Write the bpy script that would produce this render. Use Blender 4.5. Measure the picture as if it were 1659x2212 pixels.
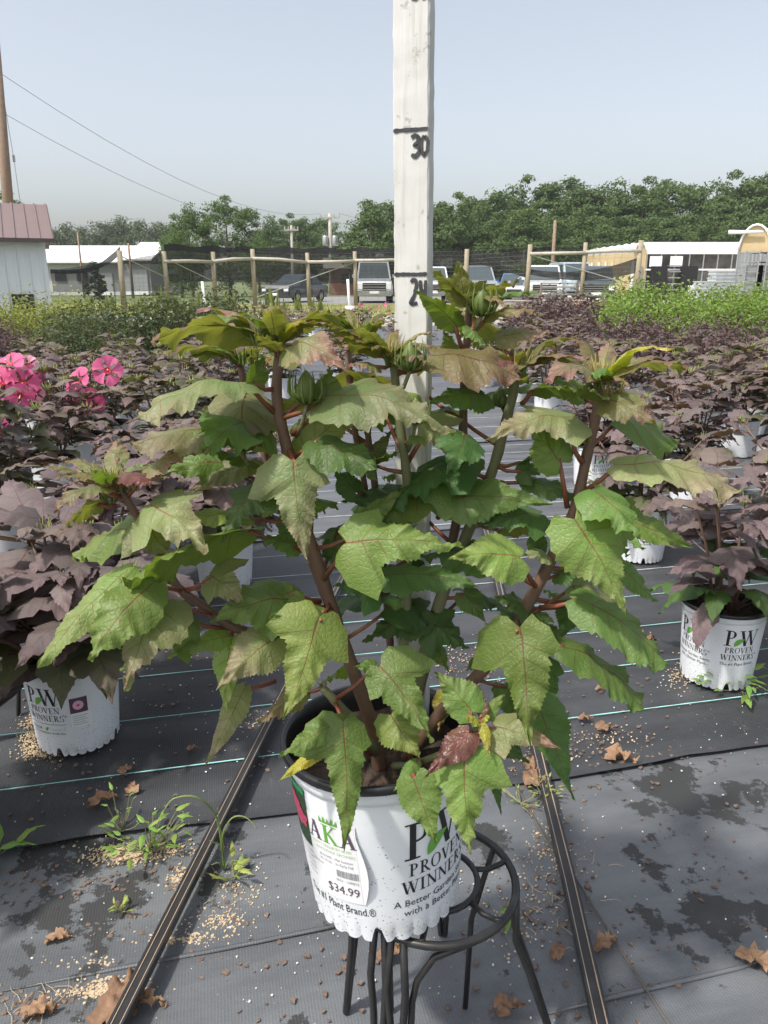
import bpy, math, random
import numpy as np
from mathutils import Vector, Matrix

for o in list(bpy.data.objects):
    bpy.data.objects.remove(o)
SC = bpy.context.scene
COL = SC.collection
R = math.radians

# ------------------------------------------------------------------ camera
HC, TH, FPX = 1.11, R(16.7), 1660.0
CT, ST = math.cos(TH), math.sin(TH)
cam_d = bpy.data.cameras.new('camera')
cam = bpy.data.objects.new('camera', cam_d)
COL.objects.link(cam)
cam.location = (0, 0, HC)
cam.rotation_euler = (math.pi / 2 - TH, 0, 0)
cam_d.sensor_fit = 'HORIZONTAL'
cam_d.sensor_width = 36.0
cam_d.lens = 36.0 * FPX / 1659.0
cam_d.clip_start = 0.02
cam_d.clip_end = 3000
SC.camera = cam

# ------------------------------------------------------------------ sky and sun
SUN_DIR = Vector((-0.50, -0.36, 0.98)).normalized()      # towards the sun
W = bpy.data.worlds.new('World')
SC.world = W
W.use_nodes = True
nt = W.node_tree
nt.nodes.clear()
wo = nt.nodes.new('ShaderNodeOutputWorld')
bg = nt.nodes.new('ShaderNodeBackground')
sky = nt.nodes.new('ShaderNodeTexSky')
sky.sky_type = 'NISHITA'
sky.sun_disc = False
sky.sun_elevation = math.asin(SUN_DIR.z)
sky.sun_rotation = math.atan2(SUN_DIR.x, SUN_DIR.y)
sky.air_density = 1.0
sky.dust_density = 3.5
sky.ozone_density = 1.0
hsv = nt.nodes.new('ShaderNodeHueSaturation')
hsv.inputs['Saturation'].default_value = 0.46
hsv.inputs['Value'].default_value = 1.0
nt.links.new(sky.outputs[0], hsv.inputs['Color'])
nt.links.new(hsv.outputs[0], bg.inputs['Color'])
bg.inputs['Strength'].default_value = 0.15
nt.links.new(bg.outputs[0], wo.inputs[0])

sl = bpy.data.lights.new('sun', 'SUN')
sl.energy = 3.1
sl.angle = R(3.0)
sl.color = (1.0, 0.955, 0.89)
sun = bpy.data.objects.new('sun', sl)
COL.objects.link(sun)
sun.rotation_euler = (-SUN_DIR).to_track_quat('-Z', 'Y').to_euler()
sun.location = (-5, -2, 12)

vs = SC.view_settings
vs.view_transform = 'Standard'
vs.look = 'None'
vs.exposure = 0.56
vs.gamma = 1.0
vs.use_curve_mapping = False
SC.cycles.use_denoising = True
SC.cycles.max_bounces = 6
SC.cycles.transparent_max_bounces = 12

# ------------------------------------------------------------------ helpers
def ray(px, py):
    a = (px - 829.5) / FPX
    v = (py - 1106.0) / FPX
    return Vector((a, CT - v * ST, -ST - v * CT))

def P(px, py, Y):
    """point on a picture ray at distance Y (metres, along the ground)"""
    d = ray(px, py)
    return Vector((0, 0, HC)) + d * (Y / d.y)

def G(px, py, z=0.0):
    """point on a picture ray at height z"""
    d = ray(px, py)
    return Vector((0, 0, HC)) + d * ((z - HC) / d.z)

class MB:
    def __init__(self):
        self.v, self.f, self.uv = [], [], []
    def add(self, vs, fs, uvs=None):
        o = len(self.v)
        self.v += [tuple(p) for p in vs]
        self.f += [tuple(i + o for i in f) for f in fs]
        if uvs is not None:
            self.uv += list(uvs)
        elif self.uv:
            self.uv += [(0, 0)] * len(vs)
        return self
    def box(self, c, s, rz=0.0, m=None):
        hx, hy, hz = s[0] / 2, s[1] / 2, s[2] / 2
        vs = []
        cr, sr = math.cos(rz), math.sin(rz)
        for z in (-hz, hz):
            for x, y in ((-hx, -hy), (hx, -hy), (hx, hy), (-hx, hy)):
                vs.append((c[0] + x * cr - y * sr, c[1] + x * sr + y * cr, c[2] + z))
        if m is not None:
            vs = [m @ Vector(p) for p in vs]
        return self.add(vs, [(0, 3, 2, 1), (4, 5, 6, 7), (0, 1, 5, 4), (1, 2, 6, 5), (2, 3, 7, 6), (3, 0, 4, 7)])
    def tube(self, pts, r, n=8, cap=True, flat=None):
        pts = [Vector(p) for p in pts]
        rs = r if isinstance(r, (list, tuple)) else [r] * len(pts)
        vs, fs = [], []
        ref = None
        for i, p in enumerate(pts):
            t = (pts[min(i + 1, len(pts) - 1)] - pts[max(i - 1, 0)])
            t = t.normalized() if t.length > 1e-9 else Vector((0, 0, 1))
            if ref is None:
                ref = Vector((0, 0, 1)) if abs(t.z) < 0.9 else Vector((1, 0, 0))
            a = (ref - t * ref.dot(t)).normalized()
            ref = a
            b = t.cross(a)
            for k in range(n):
                q = 2 * math.pi * k / n
                vs.append(p + (a * math.cos(q) * (flat or 1) + b * math.sin(q)) * rs[i])
        for i in range(len(pts) - 1):
            for k in range(n):
                k2 = (k + 1) % n
                fs.append((i * n + k, i * n + k2, (i + 1) * n + k2, (i + 1) * n + k))
        if cap:
            fs.append(tuple(range(n - 1, -1, -1)))
            fs.append(tuple((len(pts) - 1) * n + k for k in range(n)))
        return self.add(vs, fs)
    def lathe(self, prof, n=48, c=(0, 0, 0)):
        vs, fs = [], []
        for r, z in prof:
            for k in range(n):
                q = 2 * math.pi * k / n
                vs.append((c[0] + r * math.cos(q), c[1] + r * math.sin(q), c[2] + z))
        for i in range(len(prof) - 1):
            for k in range(n):
                k2 = (k + 1) % n
                fs.append((i * n + k, i * n + k2, (i + 1) * n + k2, (i + 1) * n + k))
        return self.add(vs, fs)
    def quad(self, a, b, c, d):
        return self.add([a, b, c, d], [(0, 1, 2, 3)])
    def mesh(self, name, mat=None, smooth=False):
        me = bpy.data.meshes.new(name)
        me.from_pydata(self.v, [], self.f)
        if self.uv:
            uvl = me.uv_layers.new(name='UVMap')
            idx = np.empty(len(me.loops), dtype=np.int32)
            me.loops.foreach_get('vertex_index', idx)
            uvl.data.foreach_set('uv', np.asarray(self.uv, dtype=np.float32)[idx].ravel())
        if mat:
            me.materials.append(mat)
        if smooth:
            me.polygons.foreach_set('use_smooth', [True] * len(me.polygons))
        me.update()
        return me
    def build(self, name, mat=None, parent=None, smooth=False, **tags):
        return put(name, self.mesh(name, mat, smooth), parent, **tags)

def put(name, mesh, parent=None, loc=None, label=None, cat=None, group=None, kind=None):
    o = bpy.data.objects.new(name, mesh)
    COL.objects.link(o)
    if parent is not None:
        o.parent = parent
    if loc is not None:
        o.location = loc
    tag(o, label, cat, group, kind)
    return o

def tag(o, label=None, cat=None, group=None, kind=None):
    if label: o['label'] = label
    if cat: o['category'] = cat
    if group: o['group'] = group
    if kind: o['kind'] = kind
    return o

ORD = ['zeroth', 'first', 'second', 'third', 'fourth', 'fifth', 'sixth', 'seventh', 'eighth', 'ninth', 'tenth', 'eleventh', 'twelfth', 'thirteenth', 'fourteenth', 'fifteenth', 'sixteenth', 'seventeenth', 'eighteenth', 'nineteenth', 'twentieth']
def rows_of(pts, gap):
    """(row, place) of every point: rows by distance, places counted from the aisle"""
    order = sorted(range(len(pts)), key=lambda i: pts[i][1])
    out, row, y0 = {}, 0, -99
    rows = []
    for i in order:
        if pts[i][1] - y0 > gap:
            rows.append([]); y0 = pts[i][1]
        rows[-1].append(i)
    for r, ii in enumerate(rows):
        for c, i in enumerate(sorted(ii, key=lambda k: abs(pts[k][0] - .3))):
            out[i] = (ORD[r + 1], ORD[c + 1])
    return out

def thing(name, label, cat, loc=(0, 0, 0), rz=0.0, group=None):
    o = bpy.data.objects.new(name, None)
    COL.objects.link(o)
    o.location = loc
    o.rotation_euler = (0, 0, rz)
    o.empty_display_size = 0.05
    return tag(o, label, cat, group)

def copy_tree(o, parent=None):
    c = o.copy()
    COL.objects.link(c)
    if parent is not None:
        c.parent = parent
    for ch in list(o.children):
        copy_tree(ch, c)
    return c

# ------------------------------------------------------------------ materials
def mat(name, rgb, rough=0.6, metal=0.0, spec=0.5, noise=None, bump=None, transp=None, trans=None):
    """noise=(scale, amount, rgb2, detail)   bump=(scale, strength, dist)"""
    m = bpy.data.materials.new(name)
    m.use_nodes = True
    n, l = m.node_tree.nodes, m.node_tree.links
    b = n['Principled BSDF']
    b.inputs['Base Color'].default_value = (*rgb, 1)
    b.inputs['Roughness'].default_value = rough
    b.inputs['Metallic'].default_value = metal
    b.inputs['Specular IOR Level'].default_value = spec
    tc = n.new('ShaderNodeTexCoord')
    if noise:
        t = n.new('ShaderNodeTexNoise')
        t.inputs['Scale'].default_value = noise[0]
        t.inputs['Detail'].default_value = noise[3] if len(noise) > 3 else 5
        t.inputs['Roughness'].default_value = 0.62
        l.new(tc.outputs['Object'], t.inputs['Vector'])
        r = n.new('ShaderNodeValToRGB')
        r.color_ramp.elements[0].position = 0.5 - 0.25 / max(noise[1], .05) * .4
        r.color_ramp.elements[1].position = 0.5 + 0.25 / max(noise[1], .05) * .4
        r.color_ramp.elements[0].color = (*rgb, 1)
        r.color_ramp.elements[1].color = (*noise[2], 1)
        l.new(t.outputs['Fac'], r.inputs['Fac'])
        l.new(r.outputs[0], b.inputs['Base Color'])
    if bump:
        t2 = n.new('ShaderNodeTexNoise')
        t2.inputs['Scale'].default_value = bump[0]
        t2.inputs['Detail'].default_value = 4
        l.new(tc.outputs['Object'], t2.inputs['Vector'])
        bp = n.new('ShaderNodeBump')
        bp.inputs['Strength'].default_value = bump[1]
        bp.inputs['Distance'].default_value = bump[2]
        l.new(t2.outputs['Fac'], bp.inputs['Height'])
        l.new(bp.outputs[0], b.inputs['Normal'])
    out = n['Material Output']
    last = b.outputs[0]
    if trans:
        tl = n.new('ShaderNodeBsdfTranslucent')
        tl.inputs['Color'].default_value = (*trans[1], 1)
        mx = n.new('ShaderNodeMixShader')
        mx.inputs[0].default_value = trans[0]
        l.new(last, mx.inputs[1]); l.new(tl.outputs[0], mx.inputs[2])
        last = mx.outputs[0]
    if transp:
        tr = n.new('ShaderNodeBsdfTransparent')
        mx = n.new('ShaderNodeMixShader')
        mx.inputs[0].default_value = transp
        l.new(last, mx.inputs[1]); l.new(tr.outputs[0], mx.inputs[2])
        last = mx.outputs[0]
    l.new(last, out.inputs['Surface'])
    return m

def nodes_of(m):
    return m.node_tree.nodes, m.node_tree.links

def mathn(n, l, op, a, b=None, c=None):
    x = n.new('ShaderNodeMath')
    x.operation = op
    for i, q in enumerate((a, b, c)):
        if q is None: continue
        if isinstance(q, (int, float)):
            x.inputs[i].default_value = q
        else:
            l.new(q, x.inputs[i])
    return x.outputs[0]

def mixc(n, l, fac, a, b):
    x = n.new('ShaderNodeMix')
    x.data_type = 'RGBA'
    for s, q in ((x.inputs[0], fac), (x.inputs[6], a), (x.inputs[7], b)):
        if isinstance(q, (int, float)):
            s.default_value = q
        elif isinstance(q, tuple):
            s.default_value = (*q, 1) if len(q) == 3 else q
        else:
            l.new(q, s)
    return x.outputs[2]

def noise(n, l, vec, scale, detail=4, rough=0.6):
    t = n.new('ShaderNodeTexNoise')
    t.inputs['Scale'].default_value = scale
    t.inputs['Detail'].default_value = detail
    t.inputs['Roughness'].default_value = rough
    if vec is not None:
        l.new(vec, t.inputs['Vector'])
    return t.outputs['Fac']

def step(n, l, x, lo, hi):
    r = n.new('ShaderNodeMapRange')
    r.interpolation_type = 'SMOOTHSTEP'
    l.new(x, r.inputs[0])
    r.inputs[1].default_value = lo
    r.inputs[2].default_value = hi
    return r.outputs[0]

def leaf_mat(name, top, top2, under, vein, blush=None, blush_amt=0.0, trans=0.32, rough=0.5, veins=7.5, glow=None):
    """two-sided leaf: UV.x = across (-1..1 stored 0..1), UV.y = along"""
    m = bpy.data.materials.new(name)
    m.use_nodes = True
    n, l = nodes_of(m)
    b = n['Principled BSDF']
    uv = n.new('ShaderNodeTexCoord')
    sep = n.new('ShaderNodeSeparateXYZ')
    l.new(uv.outputs['UV'], sep.inputs[0])
    s = mathn(n, l, 'ABSOLUTE', mathn(n, l, 'MULTIPLY_ADD', sep.outputs[0], 2.0, -1.0))
    u = sep.outputs[1]
    oi = n.new('ShaderNodeObjectInfo')
    geo = n.new('ShaderNodeNewGeometry')
    nz = noise(n, l, uv.outputs['Object'], 34, 5, 0.65)
    nz2 = noise(n, l, uv.outputs['Object'], 9, 3)
    col = mixc(n, l, step(n, l, nz, 0.36, 0.66), top, top2)
    if blush:
        e = mathn(n, l, 'ADD', mathn(n, l, 'MULTIPLY', s, 0.35), mathn(n, l, 'MULTIPLY', u, 0.55))
        e = mathn(n, l, 'ADD', e, mathn(n, l, 'MULTIPLY', nz2, 0.8))
        e = mathn(n, l, 'MULTIPLY', step(n, l, e, 0.62, 1.15), blush_amt)
        col = mixc(n, l, e, col, blush)
    # veins
    mid = mathn(n, l, 'SUBTRACT', 1.0, step(n, l, s, 0.010, 0.045))
    fr = mathn(n, l, 'FRACT', mathn(n, l, 'MULTIPLY', u, veins))
    fr = mathn(n, l, 'ABSOLUTE', mathn(n, l, 'SUBTRACT', fr, 0.5))
    side = step(n, l, fr, 0.452, 0.49)
    side = mathn(n, l, 'MULTIPLY', side, mathn(n, l, 'SUBTRACT', 1.0, step(n, l, s, 0.45, 0.95)))
    vm = mathn(n, l, 'MAXIMUM', mid, mathn(n, l, 'MULTIPLY', side, 0.6))
    col = mixc(n, l, mathn(n, l, 'MULTIPLY', mathn(n, l, 'SUBTRACT', 1.0, step(n, l, fr, .30, .47)), 0.16), col, tuple(min(1, c * 1.35) for c in top2))
    spk = step(n, l, noise(n, l, uv.outputs['Object'], 210, 3, .7), .60, .72)
    col = mixc(n, l, mathn(n, l, 'MULTIPLY', spk, .22), col, tuple(c * .6 for c in vein))
    colt = mixc(n, l, mathn(n, l, 'MULTIPLY', vm, 0.85), col, vein)
    colu = mixc(n, l, mathn(n, l, 'MULTIPLY', vm, 0.7), mixc(n, l, step(n, l, nz, 0.3, 0.7), under, tuple(c * 0.75 for c in under)), tuple(c * 0.45 for c in vein))
    c = mixc(n, l, geo.outputs['Backfacing'], colt, colu)
    h = n.new('ShaderNodeHueSaturation')
    rnd = mathn(n, l, 'FRACT', mathn(n, l, 'MULTIPLY_ADD', geo.outputs['Random Per Island'], 7.31, oi.outputs['Random']))
    l.new(mathn(n, l, 'MULTIPLY_ADD', rnd, 0.05, 0.475), h.inputs['Hue'])
    l.new(mathn(n, l, 'MULTIPLY_ADD', mathn(n, l, 'FRACT', mathn(n, l, 'MULTIPLY', rnd, 3.7)), 0.5, 0.76), h.inputs['Value'])
    l.new(c, h.inputs['Color'])
    l.new(h.outputs[0], b.inputs['Base Color'])
    b.inputs['Roughness'].default_value = rough
    b.inputs['Specular IOR Level'].default_value = 0.42
    # relief between the veins
    vor = n.new('ShaderNodeTexVoronoi')
    vor.feature = 'DISTANCE_TO_EDGE'
    vor.inputs['Scale'].default_value = 165
    l.new(uv.outputs['Object'], vor.inputs['Vector'])
    quilt = step(n, l, vor.outputs['Distance'], 0.0, 0.22)
    hgt = mathn(n, l, 'ADD', mathn(n, l, 'MULTIPLY', vm, -1.2), mathn(n, l, 'MULTIPLY', noise(n, l, uv.outputs['Object'], 90, 3), 1.0))
    hgt = mathn(n, l, 'ADD', hgt, mathn(n, l, 'MULTIPLY', quilt, 0.5))
    bp = n.new('ShaderNodeBump')
    bp.inputs['Strength'].default_value = 0.32
    bp.inputs['Distance'].default_value = 0.0022
    l.new(hgt, bp.inputs['Height'])
    l.new(bp.outputs[0], b.inputs['Normal'])
    tl = n.new('ShaderNodeBsdfTranslucent')
    g = glow or (min(1, top[0] * 2.2), min(1, top[1] * 2.0), top[2] * 0.9)
    l.new(mixc(n, l, mathn(n, l, 'MULTIPLY', vm, 0.8), g, tuple(x * .3 for x in vein)), tl.inputs['Color'])
    mx = n.new('ShaderNodeMixShader')
    mx.inputs[0].default_value = trans
    l.new(b.outputs[0], mx.inputs[1])
    l.new(tl.outputs[0], mx.inputs[2])
    l.new(mx.outputs[0], n['Material Output'].inputs['Surface'])
    return m

M = {}
M['green'] = leaf_mat('leaf_green', (.095, .165, .034), (.135, .200, .052), (.110, .150, .030), (.17, .060, .030))
M['bright'] = leaf_mat('leaf_bright', (.145, .235, .045), (.190, .265, .070), (.14, .19, .035), (.20, .085, .035), (.20, .14, .085), .4)
M['light'] = leaf_mat('leaf_dusty', (.160, .220, .075), (.205, .225, .105), (.12, .155, .034), (.21, .09, .05), (.25, .165, .125), .7)
M['pink'] = leaf_mat('leaf_pink_edged', (.145, .185, .068), (.19, .18, .085), (.125, .135, .026), (.16, .04, .03), (.26, .115, .115), 1.0, glow=(.34, .30, .03))
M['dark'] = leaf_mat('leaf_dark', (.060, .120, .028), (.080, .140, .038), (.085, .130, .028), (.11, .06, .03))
M['maroon'] = leaf_mat('leaf_maroon', (.115, .045, .040), (.14, .085, .05), (.13, .10, .03), (.25, .03, .035), (.12, .04, .045), .8, rough=.33)
M['lime'] = leaf_mat('leaf_new_lime', (.28, .33, .04), (.36, .35, .05), (.24, .28, .03), (.30, .12, .05), (.25, .10, .06), .7, rough=.35)
M['yellow'] = leaf_mat('leaf_yellowing', (.42, .30, .035), (.26, .27, .04), (.40, .28, .04), (.30, .17, .05))
M['olive'] = leaf_mat('leaf_olive', (.128, .142, .044), (.17, .145, .055), (.122, .145, .034), (.10, .03, .015), (.20, .10, .075), .8, glow=(.29, .31, .04), trans=.38)
M['purple'] = leaf_mat('leaf_purple', (.132, .105, .100), (.175, .142, .135), (.085, .085, .048), (.14, .045, .05), (.15, .085, .095), .8, glow=(.20, .12, .06), trans=.25)
M['purple_b'] = leaf_mat('leaf_purple_brown', (.128, .103, .082), (.17, .138, .112), (.080, .090, .040), (.12, .05, .04), (.14, .085, .08), .7, glow=(.18, .14, .05), trans=.25)
M['purple_g'] = leaf_mat('leaf_purple_green', (.075, .100, .042), (.11, .105, .060), (.085, .105, .035), (.12, .05, .04), (.13, .085, .075), .6, trans=.25)
M['stem'] = mat('stem_bark', (.105, .062, .040), .6, noise=(26, .5, (.17, .095, .062)), bump=(90, .3, .002))
M['stem_green'] = mat('stem_green', (.12, .145, .06), .6, noise=(30, .5, (.17, .15, .08)))
M['petiole'] = mat('petiole_red', (.21, .055, .034), .45, noise=(20, .5, (.20, .085, .04)))
M['bud'] = mat('bud_green', (.15, .20, .05), .5, noise=(60, .5, (.10, .15, .035)), trans=(.25, (.35, .42, .06)))
M['bud_yellow'] = mat('bud_yellow', (.36, .34, .10), .5, noise=(60, .6, (.36, .24, .11)), trans=(.3, (.5, .45, .12)))
M['bud_lime'] = mat('bud_pale', (.36, .38, .13), .5, noise=(60, .5, (.24, .29, .09)), trans=(.25, (.45, .46, .12)))

# ================================================================== the setting
DIRA = R(12.5)
DX, DY = math.cos(DIRA), math.sin(DIRA)
def FR(a, b, z=0.0):
    """fabric frame: a along the strips, b across them"""
    return Vector((a * DX - b * DY, a * DY + b * DX, z))

def fabric_mat(name, base, dust, worn):
    m = bpy.data.materials.new(name)
    m.use_nodes = True
    n, l = nodes_of(m)
    b = n['Principled BSDF']
    tc = n.new('ShaderNodeTexCoord')
    v = tc.outputs['Object']
    mp = n.new('ShaderNodeMapping')
    mp.inputs['Rotation'].default_value = (0, 0, -DIRA)
    l.new(v, mp.inputs[0])
    mp2 = n.new('ShaderNodeMapping')
    mp2.inputs['Scale'].default_value = (0.35, 1.6, 1)
    l.new(mp.outputs[0], mp2.inputs[0])
    n1 = noise(n, l, mp2.outputs[0], 3.2, 6, .65)
    n2 = noise(n, l, v, 11, 6, .7)
    n3 = noise(n, l, v, 170, 3, .7)
    n4 = noise(n, l, v, 2.1, 3, .55)
    col = mixc(n, l, step(n, l, n1, .33, .68), base, dust)
    # dried silt
    silt = mathn(n, l, 'MULTIPLY', step(n, l, n2, .55, .74), step(n, l, n3, .46, .62))
    col = mixc(n, l, mathn(n, l, 'MULTIPLY', silt, .55 if worn else .38), col, (.25, .21, .155))
    if worn:
        st = mathn(n, l, 'ADD', mathn(n, l, 'MULTIPLY', n2, .55), mathn(n, l, 'MULTIPLY', n4, .62))
        stain = step(n, l, st, .635, .660)
        col = mixc(n, l, mathn(n, l, 'MULTIPLY', stain, .93), col, (.016, .017, .016))
        moss = step(n, l, noise(n, l, v, 1.7, 5, .7), .60, .70)
        col = mixc(n, l, mathn(n, l, 'MULTIPLY', moss, .28), col, (.055, .058, .030))
    # pale specks of perlite and grit
    vo = n.new('ShaderNodeTexVoronoi')
    vo.inputs['Scale'].default_value = 95
    l.new(v, vo.inputs['Vector'])
    sp = mathn(n, l, 'MULTIPLY', mathn(n, l, 'SUBTRACT', 1.0, step(n, l, vo.outputs['Distance'], .06, .16)), step(n, l, noise(n, l, v, 30, 2), .57, .63))
    col = mixc(n, l, mathn(n, l, 'MULTIPLY', sp, .7), col, (.42, .39, .34))
    # woven tape relief
    wv = n.new('ShaderNodeTexWave')
    wv.inputs['Scale'].default_value = 95
    wv.inputs['Distortion'].default_value = .6
    wv.bands_direction = 'Y'
    l.new(mp.outputs[0], wv.inputs['Vector'])
    wx = n.new('ShaderNodeTexWave')
    wx.inputs['Scale'].default_value = 60
    wx.inputs['Distortion'].default_value = .6
    l.new(mp.outputs[0], wx.inputs['Vector'])
    wsum = mathn(n, l, 'ADD', wv.outputs['Fac'], wx.outputs['Fac'])
    col = mixc(n, l, mathn(n, l, 'MULTIPLY', wsum, .07), col, (.16, .165, .17))
    l.new(col, b.inputs['Base Color'])
    b.inputs['Roughness'].default_value = .48
    if worn: l.new(mathn(n, l, 'MULTIPLY_ADD', stain, .25, .48), b.inputs['Roughness'])
    b.inputs['Specular IOR Level'].default_value = .5
    hh = mathn(n, l, 'ADD', mathn(n, l, 'MULTIPLY', wsum, .25), mathn(n, l, 'MULTIPLY', noise(n, l, v, 55, 3), .9))
    bp = n.new('ShaderNodeBump')
    bp.inputs['Strength'].default_value = .5
    bp.inputs['Distance'].default_value = .0018
    l.new(hh, bp.inputs['Height'])
    l.new(bp.outputs[0], b.inputs['Normal'])
    return m

M['fab_worn'] = fabric_mat('fabric_worn', (.075, .081, .088), (.135, .144, .152), True)
M['fab_new'] = fabric_mat('fabric_black', (.021, .022, .025), (.052, .055, .060), False)
M['fab_far_sheen'] = fabric_mat('fabric_grey', (.060, .064, .072), (.120, .126, .136), False)  # paler grey puts the far fabric's glancing sheen into the colour
M['teal'] = mat('teal_thread', (.30, .62, .58), .6)
M['palethread'] = mat('pale_thread', (.52, .58, .56), .6)
M['gravel'] = mat('gravel', (.30, .28, .25), .9, noise=(5, .5, (.42, .40, .37)), bump=(30, .6, .03))
M['palelot'] = mat('crushed_stone', (.50, .47, .42), .9, noise=(3, .5, (.60, .57, .51)), bump=(20, .6, .03))
M['lawn'] = mat('lawn', (.075, .105, .030), .9, noise=(1.2, .6, (.125, .145, .048)), bump=(8, .8, .1))
M['verge'] = mat('verge', (.17, .19, .045), .9, noise=(2.5, .6, (.26, .23, .09)), bump=(9, .8, .06))
M['asphalt'] = mat('parking_asphalt', (.19, .185, .18), .85, noise=(2, .5, (.24, .235, .225)))

gm = MB().quad((-1500, -200, -.03), (1500, -200, -.03), (1500, 2500, -.03), (-1500, 2500, -.03))
gm.build('ground', M['lawn'], kind='structure')
def slab(name, x0, x1, y0, y1, z, m):
    MB().quad((x0, y0, z), (x1, y0, z), (x1, y1, z), (x0, y1, z)).build(name, m, kind='structure')
slab('gravel_lane', -60, 60, 20.5, 29.5, -.024, M['gravel'])
slab('grass_verge', -60, 12, 27.5, 43, -.019, M['verge'])
slab('parking_lot', -7.5, 60, 41.5, 62, -.013, M['asphalt'])
slab('stone_yard', 11, 90, 22.5, 70, -.008, M['palelot'])

rng = random.Random(5)
def sheet(name, b0, b1, z, m, a0, a1, na, nb, lift=.0, seed=1):
    rg = random.Random(seed)
    ph = [rg.uniform(0, 6.28) for _ in range(6)]
    mb = MB()
    vs, fs = [], []
    for j in range(nb + 1):
        for i in range(na + 1):
            a = a0 + (a1 - a0) * i / na
            t = j / nb
            b = b0 + (b1 - b0) * t
            h = z
            h += .0016 * (math.sin(a * 7.1 + ph[0] + b * 3) + math.sin(a * 3.3 - b * 9 + ph[1]))* (1 if nb > 4 else 0)
            if j == 0 and lift:
                b += .010 * math.sin(a * 3.1 + ph[2]) + .006 * math.sin(a * 9.7 + ph[3]) + rg.uniform(-.003, .003)
                h += lift * (.55 + .45 * math.sin(a * 5.3 + ph[4]))
            vs.append(FR(a, b, max(h, z - .003)))
    for j in range(nb):
        for i in range(na):
            k = j * (na + 1) + i
            fs.append((k, k + 1, k + na + 2, k + na + 1))
    mb.add(vs, fs)
    return mb.build(name, m, smooth=True, kind='structure')
fa = sheet('ground_fabric', -4.0, 1.52, 0.0, M['fab_worn'], -6, 6, 120, 60, seed=2)
fb = sheet('ground_fabric', 1.416, 3.30, 0.006, M['fab_new'], -6, 7, 160, 20, lift=.007, seed=3)
fc = sheet('ground_fabric', 3.25, 5.15, 0.012, M['fab_far_sheen'], -9, 9, 120, 10, lift=.002, seed=4)
fd = sheet('ground_fabric', 5.10, 9.00, 0.018, M['fab_far_sheen'], -14, 14, 60, 4, lift=.001, seed=5)
fe = sheet('ground_fabric', 8.95, 19.5, 0.024, M['fab_far_sheen'], -18, 22, 60, 4, lift=.001, seed=6)
# a crease in the worn sheet near the camera
for pts in ([(0, 2142), (250, 2093), (480, 2050), (688, 2007), (760, 1995)], [(1180, 2190), (1330, 2152), (1470, 2120), (1592, 2092), (1659, 2072)]):
    mb = MB()
    g = [G(x, y, .004) for x, y in pts]
    mb.tube(g, [.001] + [.0045] * (len(g) - 2) + [.001], 6, flat=.7)
    mb.build('fold', M['fab_worn'], fa, smooth=True)

def stitch(parent, off, z, a0, a1, m, wd=.0042):
    mb = MB()
    vs, fs = [], []
    k = 0
    a = a0
    rg = random.Random(int(off * 1000))
    while a < a1:
        w = wd * rg.uniform(.5, 1.1)
        wob = .0025 * math.sin(a * 2.3 + off)
        vs += [FR(a, off - w / 2 + wob, z), FR(a, off + w / 2 + wob, z)]
        if k: fs.append((2 * k - 2, 2 * k, 2 * k + 1, 2 * k - 1))
        k += 1
        a += .035
    mb.add(vs, fs).build('stitched_line', m, parent)
for i in range(7):
    stitch(fb, 1.630 + .236 * i, .0125, -3, 4.2, M['teal'] if i < 4 else M['palethread'])
for i in range(8):
    stitch(fc, 3.30 + .236 * i, .0185, -4, 4.5, M['palethread'], .006)
for i in range(5):
    stitch(fd, 5.2 + .42 * i, .0235, -5, 6, M['palethread'], .009)

# ------------------------------------------------------------------ trees
M['bark'] = mat('bark', (.10, .085, .070), .9, noise=(4, .5, (.15, .13, .11)))
def crown_mat(name, c1, c2, tr):
    m = mat(name, c1, .65, noise=(.9, .9, c2, 4), trans=(.25, tr), spec=.25)
    return m
M['crownA'] = crown_mat('crown_green', (.066, .112, .034), (.098, .150, .046), (.16, .23, .05))
M['crownB'] = crown_mat('crown_mid', (.066, .118, .032), (.098, .155, .044), (.17, .24, .05))
M['crownC'] = crown_mat('crown_far', (.075, .105, .052), (.095, .125, .065), (.14, .18, .08))

def crown_mesh(name, seed, rx, rz, m, nclump=70, per=70, leaf=.34, ball=.34, cz=None, shape=1.0):
    rg = np.random.default_rng(seed)
    cz = rz if cz is None else cz
    vs, fs = [], []
    k = 0
    for c in range(nclump):
        d = rg.normal(size=3)
        d /= np.linalg.norm(d)
        rr = rg.uniform(.55, 1.0) ** .6
        wob = 1 + .16 * math.sin(3 * math.atan2(d[1], d[0]) + seed) + .12 * math.sin(5 * d[2] + seed * 2)
        ctr = np.array([d[0] * rx * rr * wob, d[1] * rx * rr * wob, cz + d[2] * rz * rr * wob])
        if shape < 1 and d[2] > 0:
            ctr[:2] *= 1 - (1 - shape) * d[2]
        cs = ball * rx * rg.uniform(.6, 1.25)
        q = rg.normal(size=(per, 3))
        q /= np.linalg.norm(q, axis=1)[:, None]
        q *= (rg.uniform(.3, 1, size=(per, 1))) * cs
        q[:, 2] *= .62
        for p in q:
            x = ctr + p
            nrm = p / (np.linalg.norm(p) + 1e-6) + rg.normal(size=3) * .55 + np.array([0, 0, .5])
            nrm /= np.linalg.norm(nrm)
            t = np.cross(nrm, rg.normal(size=3))
            t /= np.linalg.norm(t) + 1e-9
            b = np.cross(nrm, t)
            s = leaf * rg.uniform(.55, 1.25)
            vs += [x - t * s, x - b * s * .5, x + t * s, x + b * s * .5 - nrm * s * .15]
            fs.append((k, k + 1, k + 2, k + 3))
            k += 4
    mb = MB()
    mb.v = [tuple(map(float, p)) for p in vs]
    mb.f = fs
    return mb.mesh(name, m)

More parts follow.
